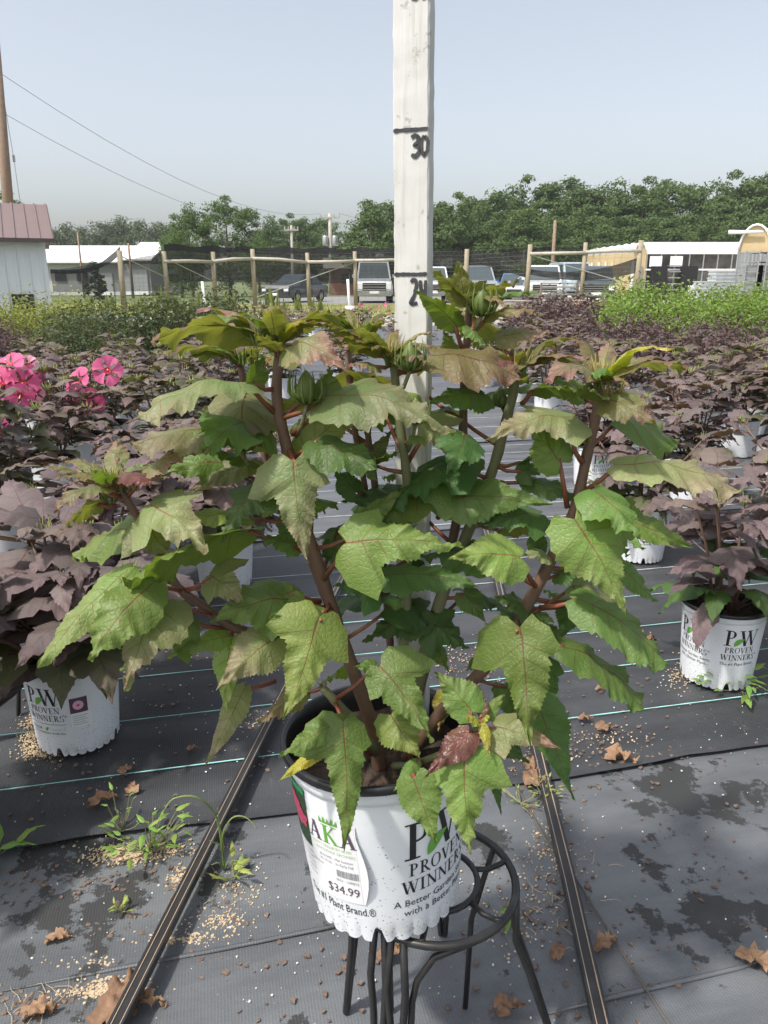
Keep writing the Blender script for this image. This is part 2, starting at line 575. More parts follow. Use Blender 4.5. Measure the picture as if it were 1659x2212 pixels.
def trunk_mesh(h, r, seed, rx):
    rg = random.Random(seed)
    mb = MB()
    top = Vector((rg.uniform(-.3, .3), rg.uniform(-.3, .3), h))
    mb.tube([(0, 0, -.2), (0, 0, h * .3), top * .7, top], [r * 1.25, r, r * .7, r * .25], 8)
    for i in range(7):
        a = rg.uniform(0, 6.28)
        z = h * rg.uniform(.3, .75)
        e = Vector((math.cos(a) * rx * .7, math.sin(a) * rx * .7, z + h * .25))
        mb.tube([(0, 0, z), e * .5 + Vector((0, 0, z * .5 + .2)), e], [r * .5, r * .3, r * .08], 5)
    return mb.mesh('trunk', M['bark'], True)

def tree(name, label, px, Y, ytop, cm, tm, base_h, base_r, group, sx=1.0, cat='tree'):
    """stand a tree on the ground at distance Y with its top at picture row ytop"""
    p = P(px, 600, Y)
    topz = P(px, ytop, Y).z
    s = topz / base_h
    t = thing(name, label, cat, (p.x, Y, -.02), rng.uniform(0, 6.28), group)
    a = put('trunk', tm, t)
    b = put('crown', cm, t)
    for o in (a, b):
        o.scale = (s * sx, s * sx, s)
    return t
TC = [crown_mesh('crown', 11 + i, 3.6, 4.6, M['crownA'], 84, 120, .19, .33, 6.2, .75) for i in range(4)]
TB = [crown_mesh('crown', 31 + i, 3.6, 4.4, M['crownB'], 120, 110, .15, .30, 6.2, .8) for i in range(2)]
TF = [crown_mesh('crown', 51 + i, 4.2, 4.4, M['crownC'], 60, 90, .24, .36, 6.0, .8) for i in range(3)]
TT = [trunk_mesh(8.2, .22, 3 + i, 3.0) for i in range(2)]
H0 = 10.6
gW = 'trees of the long wood behind the yard'
wood = [(800, 64, 447), (862, 67, 440), (905, 69, 428), (960, 72, 438), (1010, 78, 440), (1062, 78, 418), (1110, 82, 416), (1160, 83, 404), (1215, 82, 402),
        (1270, 80, 405), (1322, 83, 408), (1372, 80, 404), (1425, 82, 406), (1475, 80, 402), (1530, 82, 410), (1580, 80, 398), (1630, 83, 392), (1690, 80, 395)]
for i, (x, Y, yt) in enumerate(wood):
    tree('wood_tree', 'tall dark green tree in the long wood, ' + ORD[i + 1] + ' from the gap beside the utility poles', x, Y, yt, TC[i % 4], TT[i % 2], H0, 3.6, gW, 1.08)
for i in range(12):
    x = 930 + i * 66
    tree('wood_tree', 'lower rounded tree fronting the long wood, ' + ORD[i + 1] + ' from the measuring stick end', x, 70 + (i % 3) * 2, 455 + (i * 37 % 26), TC[(i + 1) % 4], TT[i % 2], H0, 3.6, 'front row trees of the long wood', 1.25)
tree('roadside_tree', 'taller of two bushy trees behind the black screened fence, beside its leafy neighbour', 497, 62, 428, TB[0], TT[0], H0, 3.6, None, .95)
tree('roadside_tree', 'broad bushy tree between the white building and its taller neighbour', 415, 62, 442, TB[1], TT[1], H0, 3.6, None, .82)
tree('roadside_tree', 'low pale green bushy tree at the foot of the two roadside trees', 392, 58, 500, TB[0], TT[0], H0, 3.6, None, 1.1)
tree('roadside_tree', 'small round tree beside the taller roadside tree, over the fence', 560, 58, 512, TB[1], TT[1], H0, 3.6, None, 1.1)
gF = 'far trees behind the white building'
for i, (x, yt) in enumerate([(60, 470), (120, 488), (160, 484), (205, 488), (240, 474), (285, 470), (330, 474), (372, 482)]):
    tree('distant_tree', 'hazy grey-green tree behind the white building, ' + ORD[i + 1] + ' from the shed', x, 118 + (i % 3) * 4, yt, TF[i % 3], TT[i % 2], H0, 4.2, gF, 1.0)
gU = 'trees behind the utility poles'
for i, (x, yt) in enumerate([(585, 478), (622, 476), (655, 482), (690, 474), (722, 492)]):
    tree('distant_tree', 'dark green tree behind the utility poles, ' + ORD[i + 1] + ' from the two bushy roadside trees', x, 86 + (i % 2) * 4, yt, TC[(i + 2) % 4], TT[i % 2], H0, 3.6, gU, .95)
tree('shed_tree', 'green tree rising above the ridge of the shed beside the brown pole', -14, 46, 395, TB[0], TT[0], H0, 3.6, None, .8)
tree('shed_tree', 'small leafy tree showing past the shed roof', 62, 60, 440, TB[1], TT[1], H0, 3.6, None, .5)
# dark clipped evergreen beside the white building
ev = thing('evergreen_shrub', 'dark pointed evergreen standing in front of the white building', 'evergreen', (P(203, 600, 52).x, 52, 0))
put('crown', crown_mesh('crown', 71, .62, 1.15, mat('evergreen_leaf', (.022, .045, .020), .7, noise=(3, .8, (.035, .06, .025))), 60, 60, .09, .38, 1.05, .25), ev)
MB().tube([(0, 0, -.05), (0, 0, 1.2)], [.07, .03], 6).build('trunk', M['bark'], ev)

# ------------------------------------------------------------------ buildings
M['white_steel'] = mat('white_siding', (.66, .69, .71), .5, noise=(2, .3, (.72, .74, .75)))
M['white_roof'] = mat('white_roof', (.80, .80, .79), .45)
M['brown_roof'] = mat('plum_steel_roof', (.165, .118, .112), .5, noise=(3, .3, (.19, .135, .13)))
M['black'] = mat('black_paint', (.018, .018, .02), .55)
M['brick'] = mat('brick', (.20, .085, .06), .85, noise=(3, .5, (.25, .12, .09)))
M['concrete'] = mat('concrete', (.36, .34, .31), .9, noise=(3, .4, (.42, .40, .37)))
M['glass'] = mat('window_glass', (.03, .04, .045), .08, spec=.8)
M['woodpole'] = mat('pole_wood', (.22, .15, .105), .8, noise=(6, .5, (.28, .20, .14)))
M['greywood'] = mat('weathered_post', (.27, .235, .17), .85, noise=(5, .6, (.34, .29, .20)), bump=(20, .4, .02))
M['greywood2'] = mat('weathered_rail', (.46, .43, .38), .85, noise=(5, .6, (.36, .33, .28)))
M['steel'] = mat('galvanised', (.45, .46, .46), .4, metal=.7)

# shed at the left: a corner of ribbed white wall under a plum roof
sx1 = P(115, 640, 21).x
shed = thing('shed', 'white ribbed steel shed with plum brown roof and black door', 'shed', (sx1, 21, 0), R(24))
zr, ze = P(0, 445, 23).z, P(60, 521, 21).z
mb = MB()
mb.box((-3.0, 2.3, ze / 2), (5.9, 4.5, ze))
wl = mb.build('wall', M['white_steel'], shed)
rib = MB().box((0, 0, ze / 2), (.035, .03, ze - .02)).mesh('rib', M['white_steel'])
for i in range(20):
    put('rib', rib, wl, (-.2 - i * .29, .036, 0))
def roof_slope(y0, z0, y1, z1, x0, x1, t=.05):
    m_ = MB()
    m_.add([(x0, y0, z0), (x1, y0, z0), (x1, y1, z1), (x0, y1, z1), (x0, y0, z0 + t), (x1, y0, z0 + t), (x1, y1, z1 + t), (x0, y1, z1 + t)],
           [(0, 3, 2, 1), (4, 5, 6, 7), (0, 1, 5, 4), (1, 2, 6, 5), (2, 3, 7, 6), (3, 0, 4, 7)])
    return m_
# gable end faces the lane; the ridge runs away from it
rf = roof_slope(-.25, ze - .02, 2.3, zr, -6.2, .18).build('roof', M['brown_roof'], shed)
roof_slope(2.3, zr, 4.9, ze - .02, -6.2, .18).build('roof', M['brown_roof'], shed)
MB().add([(-.06, .06, ze - .01), (-.06, 4.5, ze - .01), (-.06, 2.3, zr - .02), (-.16, .06, ze - .01), (-.16, 4.5, ze - .01), (-.16, 2.3, zr - .02)], [(0, 1, 2), (3, 5, 4), (0, 2, 5, 3), (1, 4, 5, 2)]).build('gable', M['white_steel'], shed)
rr_ = MB()
for i in range(22):
    x = .1 - i * .29
    rr_.add([(x, -.25, ze + .032), (x + .05, -.25, ze + .032), (x + .05, 2.29, zr + .05), (x, 2.29, zr + .05), (x, -.25, ze + .06), (x + .05, -.25, ze + .06), (x + .05, 2.29, zr + .078), (x, 2.29, zr + .078)],
            [(4, 5, 6, 7), (0, 1, 5, 4), (1, 2, 6, 5), (3, 0, 4, 7)])
rr_.build('standing_seams', M['brown_roof'], rf)
MB().box((-3.0, -.27, ze + .005), (6.4, .05, .10)).build('gutter', mat('dark_trim', (.07, .05, .05), .5), shed)
dx0, dx1 = P(36, 660, 21).x - sx1, P(79, 660, 21).x - sx1
dz = P(50, 635, 21).z
dr = MB().box(((dx0 + dx1) / 2, .028, dz / 2), (dx1 - dx0, .06, dz)).build('door', M['black'], shed)
MB().box(((dx0 + dx1) / 2, -.01, dz - .12), (.22, .03, .03)).build('handle', M['steel'], dr)

# long white building behind the lawn
Yb = 66
bx0, bx1 = P(60, 600, Yb).x, P(326, 600, Yb).x
zt, zm, zb = P(200, 528, Yb).z, P(200, 570, Yb).z, -.2
wb = thing('white_building', 'long low white building with white steel roof beyond the lawn', 'building', (bx1, Yb, 0))
wd = bx1 - bx0
MB().box((-wd / 2, 5, zm / 2), (wd, 10, zm)).build('wall', M['concrete'] if 0 else mat('painted_block', (.42, .43, .43), .8, noise=(2, .4, (.5, .5, .5))), wb)
roof_slope(-.5, zm + .05, 5, zt, -wd - .3, -2.2, .12).build('roof', M['white_roof'], wb)
roof_slope(-.5, zm + .25, 5, zt + .28, -2.1, .3, .12).build('roof', M['white_roof'], wb)
MB().box((-1.2, -.06, zm * .42), (1.9, .1, zm * .8)).build('door', M['white_steel'], wb)
MB().box((-3.6, -.05, zm * .36), (.9, .1, zm * .7)).build('door', M['white_steel'], wb)
for x in (-5.6, -7.4):
    MB().box((x, -.05, zm * .6), (.9, .08, .7)).build('window', M['glass'], wb)

# low brick building behind the van
Yk = 70
kx0, kx1 = P(715, 600, Yk).x, P(960, 600, Yk).x
kt = P(760, 558, Yk).z
kb = thing('brick_building', 'low red brick building with wide pale fascia behind the van', 'building', (kx0, Yk, 0))
MB().box(((kx1 - kx0) / 2, 4, kt / 2 - .4), (kx1 - kx0, 8, kt - .8)).build('wall', M['brick'], kb)
MB().box(((kx1 - kx0) / 2, 3.9, kt - .4), (kx1 - kx0 + 1.2, 9.4, .85)).build('fascia', M['concrete'], kb)
for x in (1.6, 4.4, 7.0):
    w_ = MB().box((x, -.04, 1.35), (1.3, .1, .8)).build('window', M['glass'], kb)
    MB().box((x, -.07, 1.35), (.06, .1, .8)).build('mullion', M['white_roof'], w_)

# ------------------------------------------------------------------ utility poles and wires
def pole(label, px, Y, ytop, r, arm=None, lean=0.0, cans=False, mtl='woodpole'):
    p = P(px, 600, Y)
    h = P(px, ytop, Y).z
    t = thing('utility_pole', label, 'utility pole', (p.x, Y, -.1))
    top = Vector((lean, 0, h + .1))
    MB().tube([(0, 0, 0), top * .5, top], [r * 1.2, r, r * .8], 10).build('pole', M[mtl], t, True)
    if arm:
        MB().box((lean, -.12, h - .25), (arm, .1, .12)).build('crossarm', M['greywood2'], t)
        for q in (-.46, -.2, .2, .46):
            MB().tube([(lean + q * arm, -.12, h - .2), (lean + q * arm, -.12, h + .02)], [.06, .04], 6).build('insulator', M['steel'], t)
    if cans:
        for q in (-.42, .42):
            MB().lathe([(0, 0), (.24, 0), (.26, .1), (.26, .75), (.22, .85), (0, .86)], 10, (lean + q, -.12, h - 2.6)).build('transformer', M['steel'], t, True)
    return Vector((p.x + lean, Y, h))
pa = pole('weathered utility pole with crossarm and two grey transformer cans', 715, 72, 461, .17, 1.8, 0, True, 'greywood2')
pb = pole('pale utility pole with plain short crossarm beside the dark car', 633, 66, 487, .12, 1.15, 0, False, 'greywood2')
pole('thin bare brown pole in front of the long wood', 1192, 62, 476, .14)
pole('thin dark post before the white building, beside the evergreen', 178, 56, 502, .07)
pole('slim dark post at the roof step of the white building', 284, 56, 525, .09)
# the tall brown pole behind the shed leans a little
Yp = 30
q0, q1 = P(34, 640, Yp), P(-14, 60, Yp)
lp = thing('utility_pole', 'tall leaning brown wooden pole rising behind the shed roof', 'utility pole', (q0.x, Yp, 0))
d_ = q1 - q0
b0 = q0 - d_ * (q0.z / d_.z)
MB().tube([Vector((b0.x - q0.x, 0, 0)), Vector((q1.x - q0.x, 0, q1.z))], [.21, .16], 12).build('pole', M['woodpole'], lp, True)
MB().tube([P(2, 175, Yp) - Vector((q0.x, Yp, 0)), P(30, 345, Yp + .2) - Vector((q0.x, Yp, 0)), P(50, 480, Yp + .4) - Vector((q0.x, Yp, 0))], .012, 4).build('guy_wire', M['steel'], lp)
MB().tube([P(29, 335, Yp + .2) - Vector((q0.x, Yp, 0)), P(31, 350, Yp + .2) - Vector((q0.x, Yp, 0))], .05, 6).build('insulator', M['steel'], lp)
M['wire'] = mat('cable', (.20, .20, .21), .5)
def wire(a, b, sag, label, r=.02):
    pts = []
    for i in range(13):
        t = i / 12
        p = a.lerp(b, t)
        p.z -= sag * 4 * t * (1 - t)
        pts.append(p)
    o = MB().tube(pts, r, 4).build('power_cable', M['wire'])
    tag(o, label, 'cable')
wire(P(-12, 150, Yp), pa + Vector((-.8, -.12, .0)), 1.6, 'upper overhead power cable from the leaning brown pole', .011)
wire(P(-4, 238, Yp), pb + Vector((-.4, -.12, .0)), 1.0, 'lower overhead power cable from the leaning brown pole', .010)
wire(pa + Vector((.8, -.12, 0)), P(960, 475, 72), .5, 'thin cable running right from the transformer pole', .016)

# ================================================================== fence
M['meshwire'] = mat('mesh_wire', (.10, .10, .10), .6)
M['shade'] = mat('shade_cloth', (.012, .012, .013), .8, transp=.10)
M['shade_thin'] = mat('shade_cloth_thin', (.025, .025, .027), .8, transp=.40)
FP = [(263, 32, 541), (358, 35, 543), (463, 37, 544), (548, 38, 538), (665, 38.5, 546), (767, 39, 543), (868, 39, 540), (1007, 39, 538), (1142, 38, 528), (1260, 37, 524), (1378, 36, 519)]
FXY = []
for i, (x, Y, yt) in enumerate(FP):
    p = P(x, 600, Y)
    h = P(x, yt, Y).z
    FXY.append((p.x, Y, h))
fence = thing('deer_fence', 'tall post and wire fence with sagging black shade cloth along the lane', 'fence', (0, 38, 0))
for i, (x, Y, h) in enumerate(FXY):
    r = .115 * rng.uniform(.9, 1.1)
    ln = rng.uniform(-.06, .06)
    MB().tube([(x + ln, Y - 38, -.05), (x, Y - 38, h)], [r, r * .9], 10).build('post', M['greywood'], fence, True)
def at_f(i, z, dy=0.0):
    x, Y, h = FXY[i]
    return Vector((x, Y - 38 + dy, z))
for i in (1, 2, 3, 4, 5, 8, 9):
    za, zb_ = FXY[i][2] - .42, FXY[i + 1][2] - .44
    MB().tube([at_f(i, za, -.1), at_f(i, za, -.1).lerp(at_f(i + 1, zb_, -.1), .5) + Vector((0, 0, rng.uniform(-.06, .05))), at_f(i + 1, zb_, -.1)], [.075, .08, .07], 8).build('rail', M['greywood2'], fence, True)
for i, j, a, b in ((3, 5, .35, 2.0), (5, 3, 2.05, .4), (1, 2, 2.1, 1.1), (8, 10, 2.3, .9), (0, 1, 2.1, 1.3)):
    if (i, j) == (5, 3): continue
    MB().tube([at_f(i, a, -.08), at_f(j, b, -.08)], .022, 5).build('brace_wire', M['steel'], fence)
# woven wire: one part, far too fine to pick apart
mb = MB()
for i in range(len(FXY) - 1):
    n_ = 14
    for k in range(n_):
        f_ = (k + .5) / n_
        mb.tube([at_f(i, FXY[i][2] * f_, .06), at_f(i + 1, FXY[i + 1][2] * f_, .06)], .0035, 3, cap=False)
    L_ = (at_f(i + 1, 0) - at_f(i, 0)).length
    m_ = int(L_ / .3)
    for k in range(m_):
        t = (k + .5) / m_
        a = at_f(i, 0, .06).lerp(at_f(i + 1, 0, .06), t)
        hh = FXY[i][2] * (1 - t) + FXY[i + 1][2] * t
        mb.tube([a, a + Vector((0, 0, hh - .05))], .0035, 3, cap=False)
mb.build('wire_mesh', M['meshwire'], fence, kind='stuff')
def cloth(i, j, top, bot, m, dy=.1, n=14, seed=0):
    """a strip of cloth hung behind posts i..j, top/bot are z functions of 0..1"""
    rg = random.Random(seed)
    mb = MB()
    vs, fs = [], []
    a, b = at_f(i, 0, dy), at_f(j, 0, dy)
    for k in range(n + 1):
        t = k / n
        p = a.lerp(b, t)
        if j - i > 1:
            fi = i + t * (j - i)
            q = min(int(fi), j - 1)
            p = at_f(q, 0, dy).lerp(at_f(q + 1, 0, dy), fi - q)
        zt_, zb_ = top(t), bot(t)
        for r_ in range(5):
            z = zb_ + (zt_ - zb_) * r_ / 4
            vs.append((p.x, p.y + .05 * math.sin(k * 1.7 + r_ + seed), z))
    for k in range(n):
        for r_ in range(4):
            q = k * 5 + r_
            fs.append((q, q + 5, q + 6, q + 1))
    mb.add(vs, fs).build('shade_cloth', m, fence, smooth=True)
cloth(1, 6, lambda t: 2.62 + .05 * math.sin(t * 40), lambda t: 1.02 + .1 * math.sin(t * 9), M['shade_thin'], n=40, seed=1)
cloth(1, 6, lambda t: 2.64 + .05 * math.sin(t * 40), lambda t: 2.36 + .04 * math.sin(t * 23), M['shade'], dy=.16, n=40, seed=2)
cloth(6, 8, lambda t: 2.6 - .25 * t, lambda t: 1.9 - .2 * t, M['shade_thin'], n=20, seed=3)
cloth(8, 10, lambda t: 1.68 - .9 * t + 1.37 * t * t, lambda t: 1.45 - 1.2 * t + 1.25 * t * t, M['shade'], n=20, seed=4)
cloth(7, 8, lambda t: 2.3 - .8 * t, lambda t: 2.1 - .85 * t, M['shade'], n=10, seed=5)
a0 = len(FXY)
# cloth sagging at the left end beyond the shed
FXY.insert(0, (P(108, 600, 30).x, 30, 2.1))
cloth(0, 1, lambda t: 1.55 - .1 * t + 1.0 * t ** 3, lambda t: 1.40 - .1 * t + .85 * t ** 3, M['shade'], n=14, seed=6)
cloth(0, 2, lambda t: 1.5 + .8 * t, lambda t: .72, M['shade_thin'], n=14, seed=7)
FXY.pop(0)

# marker stakes with small white buckets by the fence
for x, yb, yt in ((440, 664, 608), (755, 660, 603)):
    Y = 27.5
    p = P(x, 600, Y)
    t = thing('marker_stake', 'white stake standing in a small white bucket near the ' + ('weathered posts' if x < 500 else 'white van'), 'stake', (p.x, Y, -.02))
    hz = P(x, yt, Y).z + .02
    MB().tube([(0, 0, .02), (-.06, 0, hz)], .045, 8).build('stake', M['white_roof'], t, True)
    MB().lathe([(0, .01), (.14, .01), (.17, .32), (.155, .32), (.13, .03)], 14).build('bucket', M['white_roof'], t, True)

# weeds along the fence
def blades(name, m, label, cat, spots, seed):
    rg = random.Random(seed)
    mb = MB()
    for (x, y, h, n_, sp) in spots:
        for _ in range(n_):
            px, py = x + rg.gauss(0, sp), y + rg.gauss(0, sp)
            hh = h * rg.uniform(.5, 1.15)
            a = rg.uniform(0, 6.28)
            w = hh * .045 + .006
            b = Vector((math.cos(a), math.sin(a), 0)) * w
            q = Vector((rg.gauss(0, .14) * hh, rg.gauss(0, .14) * hh, hh))
            o = Vector((px, py, -.02))
            mb.add([o - b, o + b, o + q * .6 + b * .7, o + q * .6 - b * .7, o + q], [(0, 1, 2, 3), (3, 2, 4)])
    return mb.build(name, m, kind='stuff', label=label, cat=cat)
M['weed'] = mat('roadside_weed', (.13, .18, .035), .7, noise=(3, .6, (.21, .23, .06)), trans=(.25, (.3, .35, .05)))
sp = []
rg = random.Random(9)
for _ in range(260):
    x = rg.uniform(-13.5, 9.5)
    sp.append((x, 30 + rg.uniform(-1.5, 8), rg.uniform(.06, .2), 14, .35))
for px in (160, 190, 240, 285, 300, 312, 365, 375, 385, 415, 430, 500, 575, 590, 610, 640, 675, 690, 225, 345, 478):
    Y = rg.uniform(30, 33)
    sp.append((P(px, 600, Y).x, Y, rg.uniform(.45, .95), 16, .07))
blades('roadside_grass', M['weed'], 'yellow-green weeds and grass along the foot of the fence', 'grass', sp, 4)
# leafy pale shrub at the end of the shed
# ------------------------------------------------------------------ vehicles
M['tyre'] = mat('tyre', (.014, .014, .015), .8)
M['rim'] = mat('alloy', (.4, .4, .41), .35, metal=.8)
M['chrome'] = mat('chrome', (.55, .56, .57), .2, metal=.9)
M['lamp'] = mat('lamp_glass', (.75, .76, .75), .12, spec=.8)
M['carglass'] = mat('car_glass', (.055, .075, .08), .06, spec=.9)
def paint(name, rgb):
    m = mat(name, rgb, .28, spec=.6)
    m.node_tree.nodes['Principled BSDF'].inputs['Coat Weight'].default_value = .6
    return m
def vehicle(name, label, cat, loc, rz, pm, L, Wd, hood_h, roof_h, hood_l, ws_run, cab_l, clear=.3, bed=False, big_grille=False, group=None):
    """front points to -y; built from a side profile swept across the width"""
    t = thing(name, label, cat, loc, rz, group)
    hw = Wd / 2
    # lower body: stations along the length (y, top z, half width)
    rear_h = hood_h if not bed else hood_h * .98
    st = [(0, hood_h * .72, hw * .86), (.10, hood_h * .90, hw * .95), (.45, hood_h * .96, hw), (hood_l, hood_h, hw), (L * .7, rear_h * 1.02, hw), (L - .25, rear_h, hw), (L, rear_h * .9, hw * .93)]
    mb = MB()
    vs, fs = [], []
    for y, zt_, w in st:
        vs += [(-w * .93, y, clear), (-w, y, clear + .18), (-w, y, zt_ * .72), (-w * .95, y, zt_ * .93), (-w * .82, y, zt_), (w * .82, y, zt_), (w * .95, y, zt_ * .93), (w, y, zt_ * .72), (w, y, clear + .18), (w * .93, y, clear)]
    for i in range(len(st) - 1):
        for k in range(10):
            k2 = (k + 1) % 10
            fs.append((i * 10 + k, i * 10 + k2, (i + 1) * 10 + k2, (i + 1) * 10 + k))
    fs += [tuple(range(9, -1, -1)), tuple((len(st) - 1) * 10 + k for k in range(10))]
    mb.add(vs, fs)
    mb.build('body', pm, t)
    # cabin
    y0, y1 = hood_l - .1, hood_l - .1 + ws_run
    y3 = hood_l + cab_l
    y2 = y3 - (.12 if (bed or roof_h > 1.8) else .55)
    zb_ = hood_h - .03
    wb_, wt = hw * .92, hw * .74 if roof_h < 1.85 else hw * .80
    def ring(y, z, w): return [(-w, y, z), (w, y, z)]
    vs = [(-wb_, y0, zb_), (wb_, y0, zb_), (-wt, y1, roof_h - .05), (wt, y1, roof_h - .05), (-wt * .93, y1 + .2, roof_h), (wt * .93, y1 + .2, roof_h),
          (-wt * .93, y2 - .1, roof_h), (wt * .93, y2 - .1, roof_h), (-wt, y2, roof_h - .06), (wt, y2, roof_h - .06), (-wb_, y3, zb_), (wb_, y3, zb_)]
    fs = [(0, 1, 3, 2), (2, 3, 5, 4), (4, 5, 7, 6), (6, 7, 9, 8), (8, 9, 11, 10), (0, 2, 4, 6, 8, 10), (1, 11, 9, 7, 5, 3), (0, 10, 11, 1)]
    cb = MB().add(vs, fs).build('cabin', pm, t)
    def pane(nm, c, o, sh=.88):
        c = [Vector(p) for p in c]
        m_ = sum(c, Vector()) / 4
        nrm = (c[1] - c[0]).cross(c[2] - c[0]).normalized()
        if nrm.dot(Vector(o)) < 0: nrm = -nrm
        MB().quad(*[m_ + (p - m_) * sh + nrm * .012 for p in c]).build(nm, M['carglass'], cb)
    pane('windshield', [vs[0], vs[1], vs[3], vs[2]], (0, -1, .5), .9)
    pane('rear_window', [vs[10], vs[8], vs[9], vs[11]], (0, 1, .5), .8)
    for s in (0, 1):
        a, b, c_, d = Vector(vs[0 + s]), Vector(vs[2 + s]), Vector(vs[8 + s]), Vector(vs[10 + s])
        for f0, f1 in ((.06, .48), (.53, .94)):
            pane('side_window', [a.lerp(d, f0).lerp(b.lerp(c_, f0), .12), b.lerp(c_, f0).lerp(a.lerp(d, f0), .1), b.lerp(c_, f1).lerp(a.lerp(d, f1), .1), a.lerp(d, f1).lerp(b.lerp(c_, f1), .12)], (1 if s else -1, 0, 0), 1.0)
    if bed:
        MB().box((0, (y3 + L) / 2 + .1, hood_h * .985 + .006), (Wd * .72, L - y3 - .35, .02)).build('cargo_bed', M['black'], t)
    gz = hood_h * .66
    gh = hood_h * (.34 if big_grille else .18)
    gr = MB().box((0, -.012, gz), (Wd * (.62 if big_grille else .5), .05, gh)).build('grille', M['black'], t)
    for k in range(3 if big_grille else 1):
        MB().box((0, -.045, gz - gh * .3 + k * gh * .3), (Wd * (.60 if big_grille else .2), .03, gh * .09)).build('grille_bar', M['chrome'], gr)
    for s in (-1, 1):
        MB().box((s * Wd * .375, .005, gz + gh * .08), (Wd * .13, .09, gh * (.6 if big_grille else .7))).build('headlight', M['lamp'], t)
        MB().box((s * (hw + .08), hood_l + .15, hood_h + .14), (.17, .1, .18)).build('mirror', M['black'] if bed else pm, t)
        MB().box((s * hw * .86, L - .015, rear_h * .7), (.12, .06, .22)).build('tail_light', mat('red_lamp', (.35, .02, .02), .2), t)
    MB().box((0, -.05, clear + .18), (Wd * .98, .18, .2)).build('bumper', M['chrome'] if big_grille else M['black'], t)
    MB().box((0, -.145, clear + .2), (.5, .02, .13)).build('number_plate', M['white_roof'], t)
    rw = .34 if roof_h < 1.75 else .39
    for y in (.85, L - .95):
        for s in (-1, 1):
            wv = Vector((s * (hw - .1), y, rw))
            ww = MB()
            prof = [(rw * .62, -.11), (rw * .95, -.11), (rw, -.07), (rw, .07), (rw * .95, .11), (rw * .62, .11)]
            for q in prof: pass
            vv, ff = [], []
            n_ = 18
            for r_, x_ in prof:
                for k in range(n_):
                    a = 2 * math.pi * k / n_
                    vv.append((wv.x + x_, wv.y + r_ * math.cos(a), wv.z + r_ * math.sin(a)))
            for i in range(len(prof)):
                i2 = (i + 1) % len(prof)
                for k in range(n_):
                    k2 = (k + 1) % n_
                    ff.append((i * n_ + k, i * n_ + k2, i2 * n_ + k2, i2 * n_ + k))
            wh = ww.add(vv, ff).build('wheel', M['tyre'], t, True)
            MB().tube([(wv.x - .1, wv.y, wv.z), (wv.x + .1, wv.y, wv.z)], rw * .6, 12).build('rim', M['rim'], wh)
    return t
def vx(px, Y): return P(px, 600, Y).x
vehicle('parked_car', 'dark charcoal sedan parked behind the fence between two posts', 'car', (vx(600, 44) - .1, 43.5, 0), R(-24), paint('charcoal_paint', (.030, .034, .040)), 4.5, 1.85, .98, 1.50, 1.35, .8, 2.5, .24)
vehicle('parked_van', 'silver white van with big black grille parked behind the fence', 'van', (vx(809, 43.5), 42.5, 0), R(2), paint('silver_white', (.60, .62, .63)), 5.4, 2.02, 1.25, 2.18, 1.0, .75, 4.1, .36, big_grille=True)
vehicle('parked_pickup', 'white pickup truck half hidden behind the measuring stick', 'pickup', (vx(938, 43), 43.5, 0), R(0), paint('white_paint_b', (.62, .63, .63)), 5.5, 1.98, 1.15, 1.92, 1.3, .7, 2.0, .36, True, True)
vehicle('parked_pickup', 'grey pickup truck parked behind the fence, right of the stick', 'pickup', (vx(1047, 43), 43.5, 0), R(4), paint('grey_paint', (.30, .33, .36)), 5.5, 2.0, 1.18, 1.98, 1.3, .7, 2.0, .36, True, True)
vehicle('parked_car', 'blue car peeking out between the grey pickup and the white van', 'car', (vx(1108, 50), 50, 0), R(-10), paint('blue_paint', (.05, .12, .30)), 4.4, 1.8, 1.0, 1.62, 1.2, .8, 2.5, .24)
vehicle('parked_car', 'low silver car parked beside the white sport utility', 'car', (vx(1112, 45), 45, 0), R(-35), paint('silver_paint', (.42, .44, .46)), 4.4, 1.78, .92, 1.40, 1.2, .85, 2.4, .22)
vehicle('parked_suv', 'white sport utility vehicle behind the metal gate', 'car', (vx(1178, 41.5), 41.5, 0), R(-8), paint('white_paint_c', (.66, .66, .65)), 5.0, 2.0, 1.15, 1.95, 1.2, .7, 3.3, .3, big_grille=True)
vehicle('parked_suv', 'dark green sport utility vehicle behind the sagging black cloth', 'car', (vx(1290, 41), 41, 0), R(-12), paint('dark_green_paint', (.045, .055, .055)), 4.9, 2.0, 1.15, 1.9, 1.2, .75, 3.3, .3, big_grille=True)
vehicle('parked_suv', 'pale blue van roof showing above the dark sport utility', 'van', (vx(1262, 48), 48, 0), R(5), paint('pale_blue_paint', (.40, .47, .52)), 5.0, 2.0, 1.3, 2.25, 1.0, .7, 3.8, .34)

